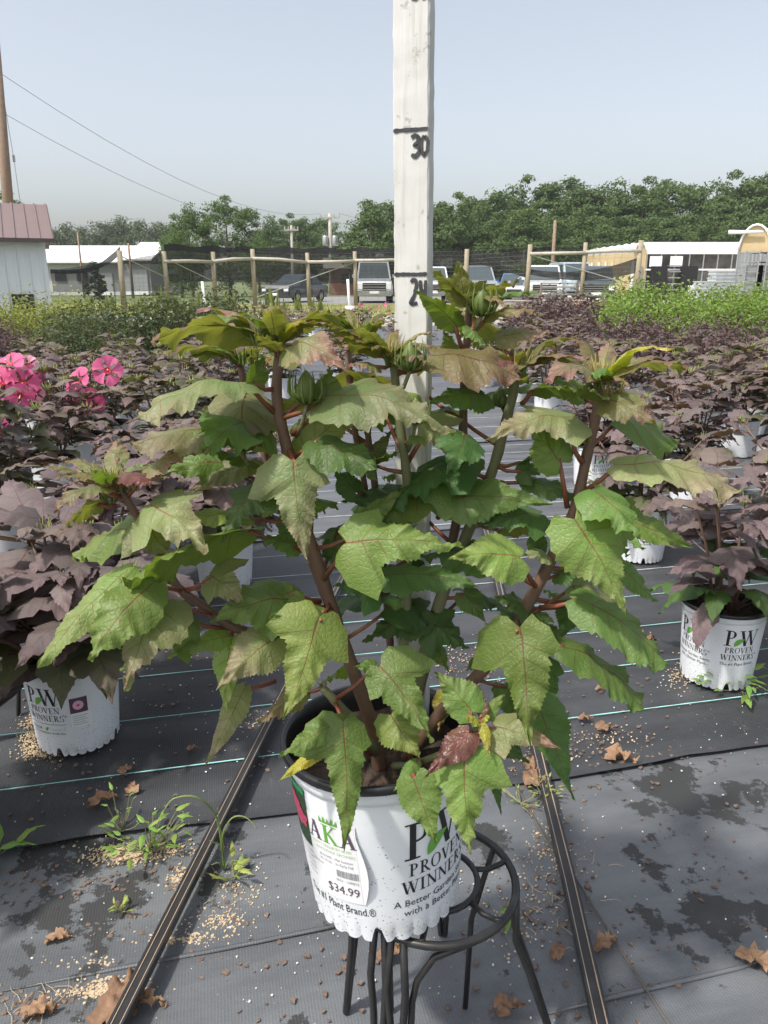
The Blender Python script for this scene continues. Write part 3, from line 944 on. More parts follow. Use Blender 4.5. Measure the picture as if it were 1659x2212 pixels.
# ------------------------------------------------------------------ gate and pallets in front of the yard
gp = P(1170, 600, 33)
gate = thing('metal_gate', 'rusty tubular metal gate standing before the white sport utility', 'gate', (gp.x, 33, 0))
M['rust'] = mat('rusty_tube', (.16, .10, .08), .7, noise=(5, .6, (.24, .20, .18)))
gw, gz0, gz1 = P(1247, 600, 33).x - gp.x, .45, P(1200, 612, 33).z
for z in np.linspace(gz0, gz1, 5):
    MB().tube([(0, 0, z), (gw, 0, z)], .028, 6).build('rail', M['steel'], gate)
for x in (0, gw):
    MB().tube([(x, 0, 0), (x, 0, gz1 + .03)], .04, 6).build('upright', M['rust'], gate)
M['pallet'] = mat('pallet_wood', (.36, .30, .24), .85, noise=(4, .6, (.45, .40, .34)))
def pallet_stack(px, Y, n_, label):
    p = P(px, 600, Y)
    for k in range(n_):
        t = thing('pallet', 'weathered wooden pallet, ' + ('bottom', 'second', 'third', 'top')[k] + ' of the ' + label, 'pallet', (p.x + rng.uniform(-.05, .05), Y, k * .145), rng.uniform(-.06, .06), 'pallets stacked at the end of the beds')
        for i in range(6):
            MB().box((0, -.5 + i * .2, .125), (1.2, .13, .02)).build('board', M['pallet'], t)
        for x in (-.55, 0, .55):
            MB().box((x, 0, .057), (.09, 1.1, .114)).build('bearer', M['pallet'], t)
for px, lab in ((1128, 'stack under the blue car'), (1178, 'middle stack before the gate'), (1226, 'stack beside the timber box')):
    pallet_stack(px, 24, 4, lab)
ob = MB().box((P(1285, 600, 27).x, 27, .2), (1.5, .9, .42)).build('timber_box', mat('orange_timber', (.50, .25, .12), .8, noise=(6, .5, (.58, .34, .18))))
tag(ob, 'orange timber planter box beside the fence post', 'box')

# ------------------------------------------------------------------ greenhouses
M['poly'] = mat('greenhouse_film', (.62, .65, .68), .35, noise=(2, .4, (.70, .72, .74)), trans=(.25, (.6, .62, .65)))
M['tan'] = mat('tan_panel', (.50, .38, .19), .7, noise=(2, .5, (.56, .44, .25)))
M['polyc'] = mat('polycarbonate', (.20, .21, .21), .3, noise=(3, .6, (.30, .31, .31)))
def hoop(t, x0, x1, y0, y1, ze_, rise, m_film, m_end, seg=12):
    """a hoop roof running along +y over a rectangular wall"""
    w = (x1 - x0) / 2
    xc = (x0 + x1) / 2
    prof = [(xc + w * math.cos(math.pi * k / seg), ze_ + rise * math.sin(math.pi * k / seg)) for k in range(seg + 1)]
    vs = [(x, y0, z) for x, z in prof] + [(x, y1, z) for x, z in prof]
    n_ = seg + 1
    MB().add(vs, [(k, k + 1, n_ + k + 1, n_ + k) for k in range(seg)]).build('roof', m_film, t, True)
    MB().add([(x, y0 + .02, z) for x, z in prof] + [(x0, y0 + .02, 0), (x1, y0 + .02, 0)], [tuple(range(n_)) + (n_, n_ + 1)]).build('end_wall', m_end, t)
    MB().tube([(x, y0 - .04, z) for x, z in prof], .05, 5).build('roof_edge', M['white_roof'], t, True)
    for x in (x0, x1):
        MB().box((x, (y0 + y1) / 2, ze_ / 2), (.06, y1 - y0, ze_)).build('side_wall', m_end, t)
# long house with its ridge across the view
Yg = 50
g0, g1 = P(1392, 600, Yg), P(1592, 600, Yg)
zr_, ze2 = P(1450, 521, Yg).z, P(1450, 545, Yg).z
gh = thing('greenhouse', 'long white film greenhouse with black cloth panels along its side', 'greenhouse', (g0.x, Yg, 0))
Lg = g1.x - g0.x + 3
prof = [(-.0, ze2), (.12, ze2 + (zr_ - ze2) * .5), (.45, ze2 + (zr_ - ze2) * .85), (1.0, zr_), (1.6, ze2 + (zr_ - ze2) * .8), (2.0, ze2)]
vs = [(0, y, z) for y, z in prof] + [(Lg, y, z) for y, z in prof]
MB().add(vs, [(k, k + 1, k + 7, k + 6) for k in range(5)]).build('roof', M['poly'], gh, True)
MB().add([(0.02, y, z) for y, z in prof] + [(.02, 2.0, 0), (.02, 0, 0)], [tuple(range(8))]).build('end_wall', M['tan'], gh)
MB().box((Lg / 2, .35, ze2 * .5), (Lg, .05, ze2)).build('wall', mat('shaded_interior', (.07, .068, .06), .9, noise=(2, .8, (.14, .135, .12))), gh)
for k in range(11):
    MB().box((.05 + k * Lg / 10.0, 0, ze2 / 2), (.06, .06, ze2)).build('post', M['steel'], gh)
for z in (ze2 * .98, ze2 * .64):
    MB().box((Lg / 2, -.02, z), (Lg, .1, .1)).build('beam', M['white_roof'], gh)
for px0, px1 in ((1403, 1438), (1466, 1504)):
    x0, x1 = P(px0, 600, Yg).x - g0.x, P(px1, 600, Yg).x - g0.x
    MB().box(((x0 + x1) / 2, -.15, ze2 * .38), (x1 - x0, .05, ze2 * .66)).build('black_panel', M['shade'], gh)
x0, x1 = P(1438, 600, Yg).x - g0.x, P(1466, 600, Yg).x - g0.x
for k in range(6):
    MB().box(((x0 + x1) / 2, -.2, .25 + k * .36), (x1 - x0 - .06, .35, .05)).build('shelf', M['steel'], gh)
for px in (1412, 1456):
    MB().box((P(px, 600, Yg).x - g0.x, -.1, ze2 * .81), (.75, .06, ze2 * .22)).build('white_panel', M['white_roof'], gh)
# receding range of tan gabled houses
grp = 'greenhouse bays receding along the yard'
for k in range(11):
    px = 1378 - k * 15.5
    Y = 46 + k * 3.6
    p = P(px, 600, Y)
    zt_ = P(px, 524 + k * 2.1, Y).z
    t = thing('greenhouse_bay', 'tan gabled greenhouse bay with white curved roof, ' + ORD[k + 1] + ' in the range from the long greenhouse', 'greenhouse', (p.x, Y, 0), 0, grp)
    w = .34
    hoop(t, -w, w, 0, 1.6, zt_ - .55, .55, M['poly'], M['tan'], 8)
    MB().box((-w - .02, -.05, zt_ * .35), (.12, .12, zt_ * .7)).build('post', M['white_roof'], t)
    MB().box((w * .3, -.03, zt_ * .3), (.25, .06, zt_ * .6)).build('door', M['polyc'], t)
# near pair with tan rounded gables at the right edge
Yn = 36
for k, (pxa, pxb, yt) in enumerate(((1588, 1648, 486), (1640, 1720, 478))):
    xa, xb = P(pxa, 600, Yn).x, P(pxb, 600, Yn).x
    zt_, ze_ = P(1620, yt, Yn).z, P(1600, 540, Yn).z
    t = thing('tan_greenhouse', ('narrow' if k == 0 else 'wider') + ' greenhouse with rounded tan gable and dim clear walls' + (' beside the long white house' if k == 0 else ' beyond its narrow neighbour'), 'greenhouse', (xa, Yn - k * 1.2, 0), R(-25))
    hoop(t, 0, xb - xa, 0, 3.0, ze_, zt_ - ze_, M['poly'], M['tan'], 12)
    MB().box(((xb - xa) / 2, -.08, ze_ * .48), (xb - xa - .1, .08, ze_ * .95)).build('clear_wall', M['polyc'], t)
    for q in range(5):
        MB().box((q * (xb - xa) / 4, -.14, ze_ / 2), (.06, .08, ze_)).build('mullion', M['steel'], t)
    MB().tube([(-.5, -.15, ze_ + .75), (.9, -.15, ze_ + .72)], [.09, .06], 8).build('vent_arm', M['white_roof'], t, True)
# stacked trays and bins in the yard
M['tray'] = mat('pale_tray', (.46, .49, .51), .5, noise=(4, .5, (.54, .56, .57)))
trayb = MB()
trayb.box((0, 0, .06), (1.0, .8, .10))
trayb.box((0, 0, .125), (1.06, .86, .03))
trm = trayb.mesh('tray', M['tray'])
for px, n_, lab in ((1533, 8, 'lower stack of white trays beside the bins'), (1563, 11, 'taller stack of grey white trays before the tan greenhouse'), (1583, 10, 'stack of grey trays against the tan greenhouse')):
    Y = 34
    t = thing('tray_stack', lab, 'trays', (P(px, 600, Y).x, Y, 0))
    for k in range(n_):
        o = put('tray', trm, t, (rng.uniform(-.02, .02), 0, k * .14))
        o.rotation_euler = (0, 0, rng.uniform(-.05, .05))
wbn = thing('white_bin', 'small white bin standing alone in front of the black panels', 'bin', (P(1508, 600, 36).x, 36, 0))
MB().lathe([(0, 0), (.32, 0), (.38, .85), (.42, .88), (.42, .93), (0, .94)], 16).build('body', M['white_roof'], wbn, True)
# tall wire crates at the right edge
for k in range(3):
    x = P(1620 + k * 26, 600, 31).x
    t = thing('wire_crate', 'tall wire storage crate before the tan greenhouses, ' + ORD[k + 1] + ' from the tray stacks', 'crate', (x, 31, 0), 0, 'wire crates at the yard edge')
    for a in (-.38, .38):
        for b in (-.35, .35):
            MB().box((a, b, 1.1), (.05, .05, 2.2)).build('upright', M['steel'], t)
    for z in np.linspace(.1, 2.15, 7):
        MB().box((0, -.35, z), (.8, .03, .03)).build('bar', M['steel'], t)
        MB().box((0, .35, z), (.8, .03, .03)).build('bar', M['steel'], t)
    MB().box((0, 0, .9), (.66, .6, 1.6)).build('contents', M['polyc'], t)

# ================================================================== pots and lettering
M['potwhite'] = None
def pot_mat(name, speck):
    m = bpy.data.materials.new(name)
    m.use_nodes = True
    n, l = nodes_of(m)
    b = n['Principled BSDF']
    tc = n.new('ShaderNodeTexCoord')
    v = tc.outputs['Object']
    sep = n.new('ShaderNodeSeparateXYZ')
    l.new(v, sep.inputs[0])
    low = mathn(n, l, 'SUBTRACT', 1.0, step(n, l, sep.outputs[2], .0, .20))
    big = noise(n, l, v, 14, 4)
    col = mixc(n, l, mathn(n, l, 'MULTIPLY', step(n, l, big, .4, .75), .3), (.72, .74, .76), (.62, .635, .64))
    vo = n.new('ShaderNodeTexVoronoi')
    vo.inputs['Scale'].default_value = 210
    l.new(v, vo.inputs['Vector'])
    dots = mathn(n, l, 'SUBTRACT', 1.0, step(n, l, vo.outputs['Distance'], .16, .34))
    keep = mathn(n, l, 'ADD', mathn(n, l, 'MULTIPLY', low, .17), noise(n, l, v, 75, 3, .7))
    k = mathn(n, l, 'MULTIPLY', dots, step(n, l, keep, .655 - speck, .70 - speck))
    col = mixc(n, l, mathn(n, l, 'MULTIPLY', k, .8), col, (.10, .10, .11))
    dirt = mathn(n, l, 'MULTIPLY', mathn(n, l, 'SUBTRACT', 1.0, step(n, l, sep.outputs[2], .0, .05)), step(n, l, noise(n, l, v, 30, 4), .48, .7))
    col = mixc(n, l, mathn(n, l, 'MULTIPLY', dirt, .45), col, (.30, .27, .22))
    l.new(col, b.inputs['Base Color'])
    b.inputs['Roughness'].default_value = .42
    b.inputs['Specular IOR Level'].default_value = .45
    bp = n.new('ShaderNodeBump')
    bp.inputs['Strength'].default_value = .12
    bp.inputs['Distance'].default_value = .002
    l.new(noise(n, l, v, 40, 2), bp.inputs['Height'])
    l.new(bp.outputs[0], b.inputs['Normal'])
    return m
M['potwhite'] = pot_mat('white_pot_plastic', .02)
M['potblack'] = mat('black_pot_plastic', (.012, .012, .013), .35)
M['soil'] = mat('potting_bark', (.035, .024, .017), .95, noise=(60, .7, (.075, .048, .032)), bump=(70, .9, .01))
M['ink'] = mat('black_ink', (.012, .012, .014), .5)
M['ink_grey'] = mat('grey_ink', (.30, .30, .31), .6)
M['ink_pale'] = mat('pale_grey_ink', (.42, .43, .42), .6)
M['ink_green'] = mat('leaf_green_ink', (.13, .36, .05), .5)
M['ink_pgreen'] = mat('pale_green_ink', (.45, .58, .35), .5)
M['ink_plum'] = mat('plum_ink', (.10, .07, .11), .5)
M['paper'] = mat('sticker_paper', (.78, .78, .78), .55)
M['photo_dark'] = mat('label_dark_green', (.02, .05, .03), .5, noise=(200, .7, (.05, .11, .05)))
M['photo_red'] = mat('label_crimson', (.60, .04, .12), .5, noise=(160, .6, (.75, .12, .22)))
M['photo_pink'] = mat('label_pink', (.70, .42, .55), .5)
M['photo_plum'] = mat('label_plum', (.10, .05, .08), .5)

PR, PB, PH = .1195, .1015, .245
def pot_r(z):
    return PB + (PR - PB) * z / PH
def pot_meshes(nseg=224, scal=28, fine=True):
    mb = MB()
    rows = [0, .5, 1, 2, 3] if fine else [0, 1]
    zs = ([None, .010, .020, .030, .040, .08, .12, .16, .20, .2140, .2165, .2185, .225, .240] if fine else [None, .02, .12, .214, .22, .24])
    vs, fs = [], []
    for i, z in enumerate(zs):
        for k in range(nseg):
            q = 2 * math.pi * k / nseg
            s = abs(math.cos(q * scal / 2))
            zz = z if z is not None else .0005 + .0052 * (1 - s) ** 2
            # moulded notches
            nq = (q + .30) % (math.pi / 2)
            notch = max(0, 1 - abs(nq - .20) / .085)
            if z is None: zz += .020 * min(1, notch * 3) if fine else 0
            elif z < .022: zz = max(zz, .0008 + .022 * min(1, notch * 3) + (z - .01) * .02) if fine else zz
            r = pot_r(zz)
            if zz < .034 and fine: r -= .0035 * (1 - s) ** 1.5 * (1 - zz / .034)
            if z is not None and .2135 < z < .217: r -= .0016
            if z is not None and z > .218: r += .0012
            vs.append((r * math.cos(q), r * math.sin(q), zz))
    for i in range(len(zs) - 1):
        for k in range(nseg):
            k2 = (k + 1) % nseg
            fs.append((i * nseg + k, i * nseg + k2, (i + 1) * nseg + k2, (i + 1) * nseg + k))
    mb.add(vs, fs)
    mb.lathe([(PB - .004, .026), (.02, .024), (0, .024)], nseg)
    body = mb.mesh('pot', M['potwhite'], True)
    rm = MB().lathe([(PR + .001, .236), (PR + .0055, .237), (PR + .0065, .243), (PR + .005, .2475), (PR + .001, .248), (PR - .002, .245), (PR - .004, .225), (PR - .010, .12)], 64 if fine else 28).mesh('rim', M['potblack'], True)
    rg = random.Random(3)
    sm = MB()
    n_ = 40 if fine else 14
    vs, fs = [(0, 0, .212)], []
    for j, rr in enumerate((.03, .06, .085, PR - .004)):
        for k in range(n_):
            a = 2 * math.pi * k / n_
            vs.append((rr * math.cos(a), rr * math.sin(a), .208 + rg.uniform(-.004, .004)))
    for k in range(n_): fs.append((0, 1 + k, 1 + (k + 1) % n_))
    for j in range(3):
        for k in range(n_):
            fs.append((1 + j * n_ + k, 1 + (j + 1) * n_ + k, 1 + (j + 1) * n_ + (k + 1) % n_, 1 + j * n_ + (k + 1) % n_))
    sm.add(vs, fs)
    return body, rm, sm.mesh('soil', M['soil'])
POT_FINE = pot_meshes()
POT_FAR = pot_meshes(36, 9, False)

# ---- serif capitals drawn as strokes in a unit box
def q_stroke(a, b, w0, w1=None, n=4):
    w1 = w0 if w1 is None else w1
    a, b = Vector((*a, 0)), Vector((*b, 0))
    vs, fs = [], []
    for i in range(n + 1):
        t = i / n
        p = a.lerp(b, t)
        w = (w0 + (w1 - w0) * t) / 2
        vs += [(p.x - w, p.y), (p.x + w, p.y)]
    for i in range(n):
        fs.append((2 * i, 2 * i + 1, 2 * i + 3, 2 * i + 2))
    return vs, fs
def q_bar(x0, x1, y0, y1, n=4):
    vs, fs = [], []
    for i in range(n + 1):
        x = x0 + (x1 - x0) * i / n
        vs += [(x, y0), (x, y1)]
    for i in range(n):
        fs.append((2 * i, 2 * i + 2, 2 * i + 3, 2 * i + 1))
    return vs, fs
def q_arc(cx, cy, rx, ry, a0, a1, thick, thin, n=20):
    vs, fs = [], []
    for i in range(n + 1):
        a = R(a0 + (a1 - a0) * i / n)
        w = thin + (thick - thin) * abs(math.cos(a)) ** 1.5
        vs += [(cx + rx * math.cos(a), cy + ry * math.sin(a)), (cx + (rx - w) * math.cos(a), cy + max(ry - max(thin, w * .45), .02) * math.sin(a))]
    for i in range(n):
        fs.append((2 * i, 2 * i + 2, 2 * i + 3, 2 * i + 1))
    return vs, fs
def serif(x, y, w, h=.045):
    return q_bar(x - w / 2, x + w / 2, y, y + h, 2)
TH_, TN = .155, .055
def glyph(c):
    S = []
    if c in 'PR':
        S += [q_stroke((.2, .03), (.2, .97), TH_), serif(.2, 0, .38), serif(.17, .955, .32), q_arc(.28, .735, .34, .265, -90, 90, .15, TN), q_bar(.2, .3, .955, 1.0, 1), q_bar(.2, .3, .47, .52, 1)]
        if c == 'R': S += [q_stroke((.36, .5), (.68, .03), .15, .17), serif(.72, 0, .24)]
        return S, .68 if c == 'P' else .80
    if c == 'O': return [q_arc(.42, .5, .42, .52, 0, 360, .15, TN, 32)], .86
    if c == 'V': return [q_stroke((.12, .97), (.42, .0), .16), q_stroke((.70, .97), (.42, .0), .055), serif(.12, .955, .32), serif(.70, .955, .28)], .80
    if c == 'W': return [q_stroke((.13, .97), (.38, .0), .16), q_stroke((.60, .97), (.38, .0), .05), q_stroke((.56, .97), (.82, .0), .16), q_stroke((1.06, .97), (.82, .0), .05), serif(.13, .955, .32), serif(.58, .955, .30), serif(1.06, .955, .28)], 1.16
    if c == 'E': return [q_stroke((.2, .03), (.2, .97), TH_), serif(.2, 0, .36), serif(.2, .955, .36), q_bar(.2, .62, 0, .05), q_bar(.2, .60, .95, 1.0), q_bar(.25, .50, .49, .54), q_stroke((.61, .0), (.64, .20), .035), q_stroke((.595, 1.0), (.60, .82), .035), q_stroke((.5, .42), (.5, .61), .035)], .70
    if c == 'N': return [q_stroke((.15, .03), (.15, .97), .055), q_stroke((.15, .97), (.72, .0), .16), q_stroke((.72, .0), (.72, .97), .055), serif(.15, 0, .26), serif(.12, .955, .30), serif(.72, .955, .26)], .84
    if c == 'I': return [q_stroke((.18, .03), (.18, .97), TH_), serif(.18, 0, .34), serif(.18, .955, .34)], .38
    if c == 'S': return [q_arc(.28, .74, .25, .27, 40, 250, .12, .06), q_arc(.29, .265, .26, .28, -140, 80, .12, .06), q_stroke((.47, .80), (.49, 1.0), .04), q_stroke((.03, .22), (.01, .0), .04)], .58
    if c == 'A': return [q_stroke((.40, 1.0), (.66, .0), .17), q_stroke((.40, .97), (.12, .0), .06), q_bar(.22, .55, .30, .36), serif(.12, 0, .26), serif(.66, 0, .32)], .80
    if c == 'K': return [q_stroke((.2, .03), (.2, .97), .17), serif(.2, 0, .38), serif(.2, .955, .38), q_stroke((.24, .42), (.66, .97), .07), q_stroke((.36, .55), (.72, .03), .17), serif(.70, .955, .26), serif(.74, 0, .28)], .84
    return [], .4
def serif_text(txt, h, track=.06):
    """list of (verts, faces) scaled to height h, centred on x=0"""
    x, out = 0.0, []
    for c in txt:
        S, w = glyph(c)
        for vs, fs in S:
            out.append(([((px + x) * h, py * h) for px, py in vs], fs))
        x += w + track
    x -= track
    return [([(px - x * h / 2, py) for px, py in vs], fs) for vs, fs in out], x * h
_txt_cache = {}
def sans_text(txt, h):
    if txt not in _txt_cache:
        cu = bpy.data.curves.new('txt', 'FONT')
        cu.body = txt
        cu.resolution_u = 2
        ob = bpy.data.objects.new('txt', cu)
        COL.objects.link(ob)
        dg = bpy.context.evaluated_depsgraph_get()
        me = ob.evaluated_get(dg).to_mesh()
        vs = [(v.co.x, v.co.y) for v in me.vertices]
        fs = [tuple(p.vertices) for p in me.polygons]
        bpy.data.objects.remove(ob)
        _txt_cache[txt] = (vs, fs)
    vs, fs = _txt_cache[txt]
    s = h / .70
    x0, x1 = min(v[0] for v in vs), max(v[0] for v in vs)
    return [([((x - (x0 + x1) / 2) * s, y * s) for x, y in vs], fs)], (x1 - x0) * s
def on_pot(mb, shapes, phi, z0, off=.0006, dx=0.0, sx=1.0, slant=0.0):
    """wrap flat shapes on the pot wall; phi=0 faces -y, positive turns to +x"""
    for vs, fs in shapes:
        out = []
        for x, y in vs:
            z = z0 + y + slant * (x * sx + dx)
            r = pot_r(z) + off
            a = phi + (x * sx + dx) / r
            out.append((r * math.sin(a), -r * math.cos(a), z))
        mb.add(out, fs)
def rect(x0, x1, y0, y1, nx=10, ny=6):
    vs, fs = [], []
    for j in range(ny + 1):
        for i in range(nx + 1):
            vs.append((x0 + (x1 - x0) * i / nx, y0 + (y1 - y0) * j / ny))
    for j in range(ny):
        for i in range(nx):
            k = j * (nx + 1) + i
            fs.append((k, k + 1, k + nx + 2, k + nx + 1))
    return vs, fs
def leaf_shape(L, w, a=0.0, n=12):
    vs, fs = [], []
    for i in range(n + 1):
        t = i / n
        ww = w * math.sin(math.pi * t ** .8) * .5
        x, y = t * L, .12 * L * math.sin(math.pi * t)
        for s in (-1, 1):
            px, py = x, y + s * ww
            vs.append((px * math.cos(a) - py * math.sin(a), px * math.sin(a) + py * math.cos(a)))
    for i in range(n): fs.append((2 * i, 2 * i + 2, 2 * i + 3, 2 * i + 1))
    return vs, fs

def pw_logo(pot, phi, z0, k=1.0, tag_lines=('The #1 Plant Brand.',), off=.0006, choice=False):
    H = .052 * k
    sp, wp = serif_text('P', H)
    sw, ww = serif_text('W', H)
    mb = MB()
    on_pot(mb, sp, phi, z0, off, dx=-.034 * k)
    on_pot(mb, sw, phi, z0, off, dx=.0225 * k, sx=1.05)
    a, w = serif_text('PROVEN', .0185 * k, .08)
    on_pot(mb, a, phi, z0 - .0245 * k, off, sx=.092 * k / w)
    a, w = serif_text('WINNERS', .0185 * k, .08)
    on_pot(mb, a, phi, z0 - .0495 * k, off, sx=.110 * k / w)
    a, w = sans_text('\u00ae', .006 * k)
    on_pot(mb, a, phi, z0 - .037 * k, off, dx=.060 * k)
    mb.build('lettering', M['ink'], pot)
    lf = MB()
    on_pot(lf, [leaf_shape(.040 * k, .017 * k, R(38))], phi, z0 - .001, off + .0004, dx=-.022 * k)
    lf.build('leaf_emblem', M['ink_green'], pot)
    y = z0 - .068 * k
    tl = MB()
    if choice:
        on_pot(tl, [rect(-.058 * k, .058 * k, 0, .0012, 16, 1)], phi, z0 - .060 * k, off)
        a, w = sans_text('COLOR', .0085 * k); on_pot(tl, a, phi, z0 - .080 * k, off, dx=-.036 * k)
        a, w = sans_text('FLOWERING SHRUBS', .0055 * k); on_pot(tl, a, phi, z0 - .091 * k, off, dx=.0, sx=.104 * k / w)
        tl.build('lettering', M['ink'], pot)
        t2 = MB(); a, w = sans_text('CHOICE', .0085 * k); on_pot(t2, a, phi, z0 - .080 * k, off, dx=.033 * k)
        t2.build('lettering', M['ink_pgreen'], pot)
        t3 = MB(); on_pot(t3, [leaf_shape(.017 * k, .009 * k, R(55))], phi, z0 - .082 * k, off, dx=-.002); t3.build('leaf_emblem', M['ink_green'], pot)
    else:
        for i, s in enumerate(tag_lines):
            a, w = sans_text(s, .0095 * k)
            on_pot(tl, a, phi, y - i * .015 * k, off, sx=1.0)
        tl.build('lettering', M['ink'], pot)

def add_pot(parent, meshes, logo=()):
    pot = put('pot', meshes[0], parent)
    put('rim', meshes[1], pot)
    put('soil', meshes[2], pot)
    for kw in logo:
        pw_logo(pot, **kw)
    return pot

# ================================================================== leaves
PROF = {
 'O': [(0, .50), (.05, .80), (.12, 1.0), (.21, 1.0), (.32, .84), (.45, .64), (.58, .46), (.72, .29), (.86, .14), (1, .0)],
 'L': [(0, .45), (.04, .78), (.09, 1.28), (.13, 1.02), (.19, .74), (.27, .66), (.35, .70), (.46, .58), (.58, .44), (.72, .28), (.86, .135), (1, .0)],
 'S': [(0, .30), (.07, .66), (.18, .92), (.32, 1.0), (.48, .96), (.64, .80), (.78, .58), (.90, .30), (1, .0)],
 'N': [(0, .30), (.06, .62), (.16, .95), (.28, .98), (.42, .86), (.56, .68), (.70, .48), (.85, .24), (1, .0)]}
def prof_w(kind, u):
    t = PROF[kind]
    for (a, x), (b, y) in zip(t, t[1:]):
        if u <= b:
            return x + (y - x) * (u - a) / (b - a)
    return 0.0
def leaf_geo(p0, p1, nrm, width, kind='O', arch=.12, fold=.16, wave=.05, twist=0.0, seed=0, nu=30, ns=4, curl=0.0, teeth=.07, lobe=(1.0, 1.0), quilt=.022):
    """vertices, faces, uvs of a blade from p0 to p1 whose upper side faces nrm"""
    rg = random.Random(seed)
    ax = p1 - p0
    L = ax.length
    a = ax / L
    n = (nrm - a * nrm.dot(a)).normalized()
    b = a.cross(n)
    W2 = width / 2
    ph = [rg.uniform(0, 6.28) for _ in range(6)]
    fq = rg.uniform(2.2, 3.4)
    vs, uvs, fs = [], [], []
    cols = 2 * ns + 1
    prev = None
    for i in range(nu + 1):
        u = (i / nu) ** 1.08
        q = p0 + ax * u + n * (arch * L * (4 * u * (1 - u) * .8 + .35 * math.sin(math.pi * u * 1.0) * (1 - u)))
        q += b * (W2 * .10 * math.sin(u * 3 + ph[5]))
        tg = (a + n * (arch * 3.2 * (1 - 2 * u))).normalized()
        nn = (n - tg * n.dot(tg)).normalized()
        tw = twist * (u - .3)
        bb = b * math.cos(tw) + nn * math.sin(tw)
        nn2 = nn * math.cos(tw) - b * math.sin(tw)
        al = -R(55) * max(0, 1 - u / .10) + R(36) * min(1, max(0, (u - .04) / .30)) + R(8)
        if kind == 'L': al += R(14) * max(0, 1 - abs(u - .10) / .12)
        w = prof_w(kind, u)
        for k in range(cols):
            s = (k - ns) / ns
            sd = 1 if s >= 0 else 0
            ww = w * W2
            if 0 < i < nu:
                tooth = teeth * (1 if i % 2 else -.9) * (.6 + .8 * ((math.sin(i * 12.9898 + sd * 78.2 + seed) * 43758.5) % 1))
                ww *= 1 + tooth * abs(s) ** 2.5
                if kind == 'L' and abs(u - .09) < .09: ww *= lobe[sd]
            d = abs(s) * ww
            pos = q + bb * (math.copysign(1, s) * d * math.cos(al)) + tg * (d * math.sin(al))
            h = -fold * d - curl * d * abs(s)
            h += wave * W2 * 2 * (s * s) * math.sin(2 * math.pi * fq * u + ph[sd] + 1.0 * abs(s)) * min(1, u * 6)
            h += .030 * W2 * 2 * math.sin(u * 15 + ph[2]) * math.sin(s * 4 + ph[3])
            h += wave * .45 * W2 * 2 * abs(s) ** 3 * math.sin(2 * math.pi * fq * 2.7 * u + ph[4] + sd * 2)
            if ns > 3: h += quilt * W2 * 2 * math.sin(math.pi * ((u * 7.5 + .5) % 1.0)) * (1 - s * s) * min(1, abs(s) * 4) * (1 - u)
            vs.append(pos + nn2 * h)
            uvs.append((s * .5 + .5, u))
    for i in range(nu):
        for k in range(cols - 1):
            q = i * cols + k
            fs.append((q, q + 1, q + cols + 1, q + cols))
    return vs, fs, uvs

# ================================================================== the measured plant on its wire stand
Y0 = .885
POT_C = Vector((.004, .885, .300))
hero = thing('potted_hibiscus', 'large green hibiscus in a speckled white pot on the wire stand', 'potted plant', POT_C)
hpot = put('pot', POT_FINE[0], hero)
hpot.rotation_euler = (R(0), R(-3.4), 0)
put('rim', POT_FINE[1], hpot)
put('soil', POT_FINE[2], hpot)
pw_logo(hpot, R(43), .128, 1.06, ('A Better Garden Starts', 'with a Better Plant'))
# sticker side
phs = R(-33)
mb = MB(); on_pot(mb, [rect(-.036, .036, .062, .186, 10, 8)], phs, 0, .0010, slant=.02); mb.build('price_sticker', M['paper'], hpot)
# the free corner of the sticker lifts off the wall
mb = MB()
vs, fs = [], []
for j in range(9):
    z = .062 + .124 * j / 8
    for i in range(4):
        t = i / 3
        w = .010 * math.sin(math.pi * min(1, j / 8 * 1.15)) + .002
        x = .036 + w * t
        r = pot_r(z) + .0012 + .007 * t * t * math.sin(math.pi * j / 8)
        a = phs + x / pot_r(z)
        vs.append((r * math.sin(a), -r * math.cos(a), z + .02 * x))
for j in range(8):
    for i in range(3):
        k = j * 4 + i
        fs.append((k, k + 1, k + 5, k + 4))
mb.add(vs, fs).build('sticker_edge', M['paper'], hpot, True)
mb = MB()
a, w = serif_text('A', .028); on_pot(mb, a, phs, .150, .0016, dx=-.024, slant=.02)
on_pot(mb, a, phs, .150, .0016, dx=.026, slant=.02)
mb.build('lettering', M['ink_plum'], hpot)
mb = MB()
a, w = serif_text('K', .028); on_pot(mb, a, phs, .150, .0016, dx=.001, slant=.02)
for i in range(5):
    x = -.010 + i * .0055
    on_pot(mb, [([(x - .003, .1805), (x + .003, .1805), (x + (i - 2) * .0012, .190 + .002 * (i % 2))], [(0, 1, 2)])], phs, 0, .0016, slant=.02)
mb.build('crown_emblem', M['ink_green'], hpot)
mb = MB()
for s, h, z, dx in (("AUDY'S KINGSBURY ACRES", .0045, .1425, 0), ('WHOLESALE GROWERS', .0045, .135, .004)):
    a, w = sans_text(s, h); on_pot(mb, a, phs, z, .0016, dx=dx, sx=.060 / w, slant=.02)
mb.build('lettering', M['ink_pgreen'], hpot)
mb = MB()
for s, h, z, dx, wd_ in (('BLOOMS - Mid Summer', .0042, .1255, .005, .05), ('W-10-26    to Early Fall', .0042, .1185, .004, .05), ('SKU - 240816', .0042, .0935, .018, .032), ('Valentines', .004, .111, -.026, .02)):
    a, w = sans_text(s, h); on_pot(mb, a, phs, z, .0016, dx=dx, sx=wd_ / w, slant=.02)
rgb_ = random.Random(1)
x = .004
while x < .034:
    w = rgb_.choice((.0006, .0011))
    on_pot(mb, [rect(x, x + w, .101, .112, 1, 2)], phs, 0, .0016, slant=.02)
    x += w + rgb_.choice((.0006, .001))
mb.build('lettering', M['ink_grey'], hpot)
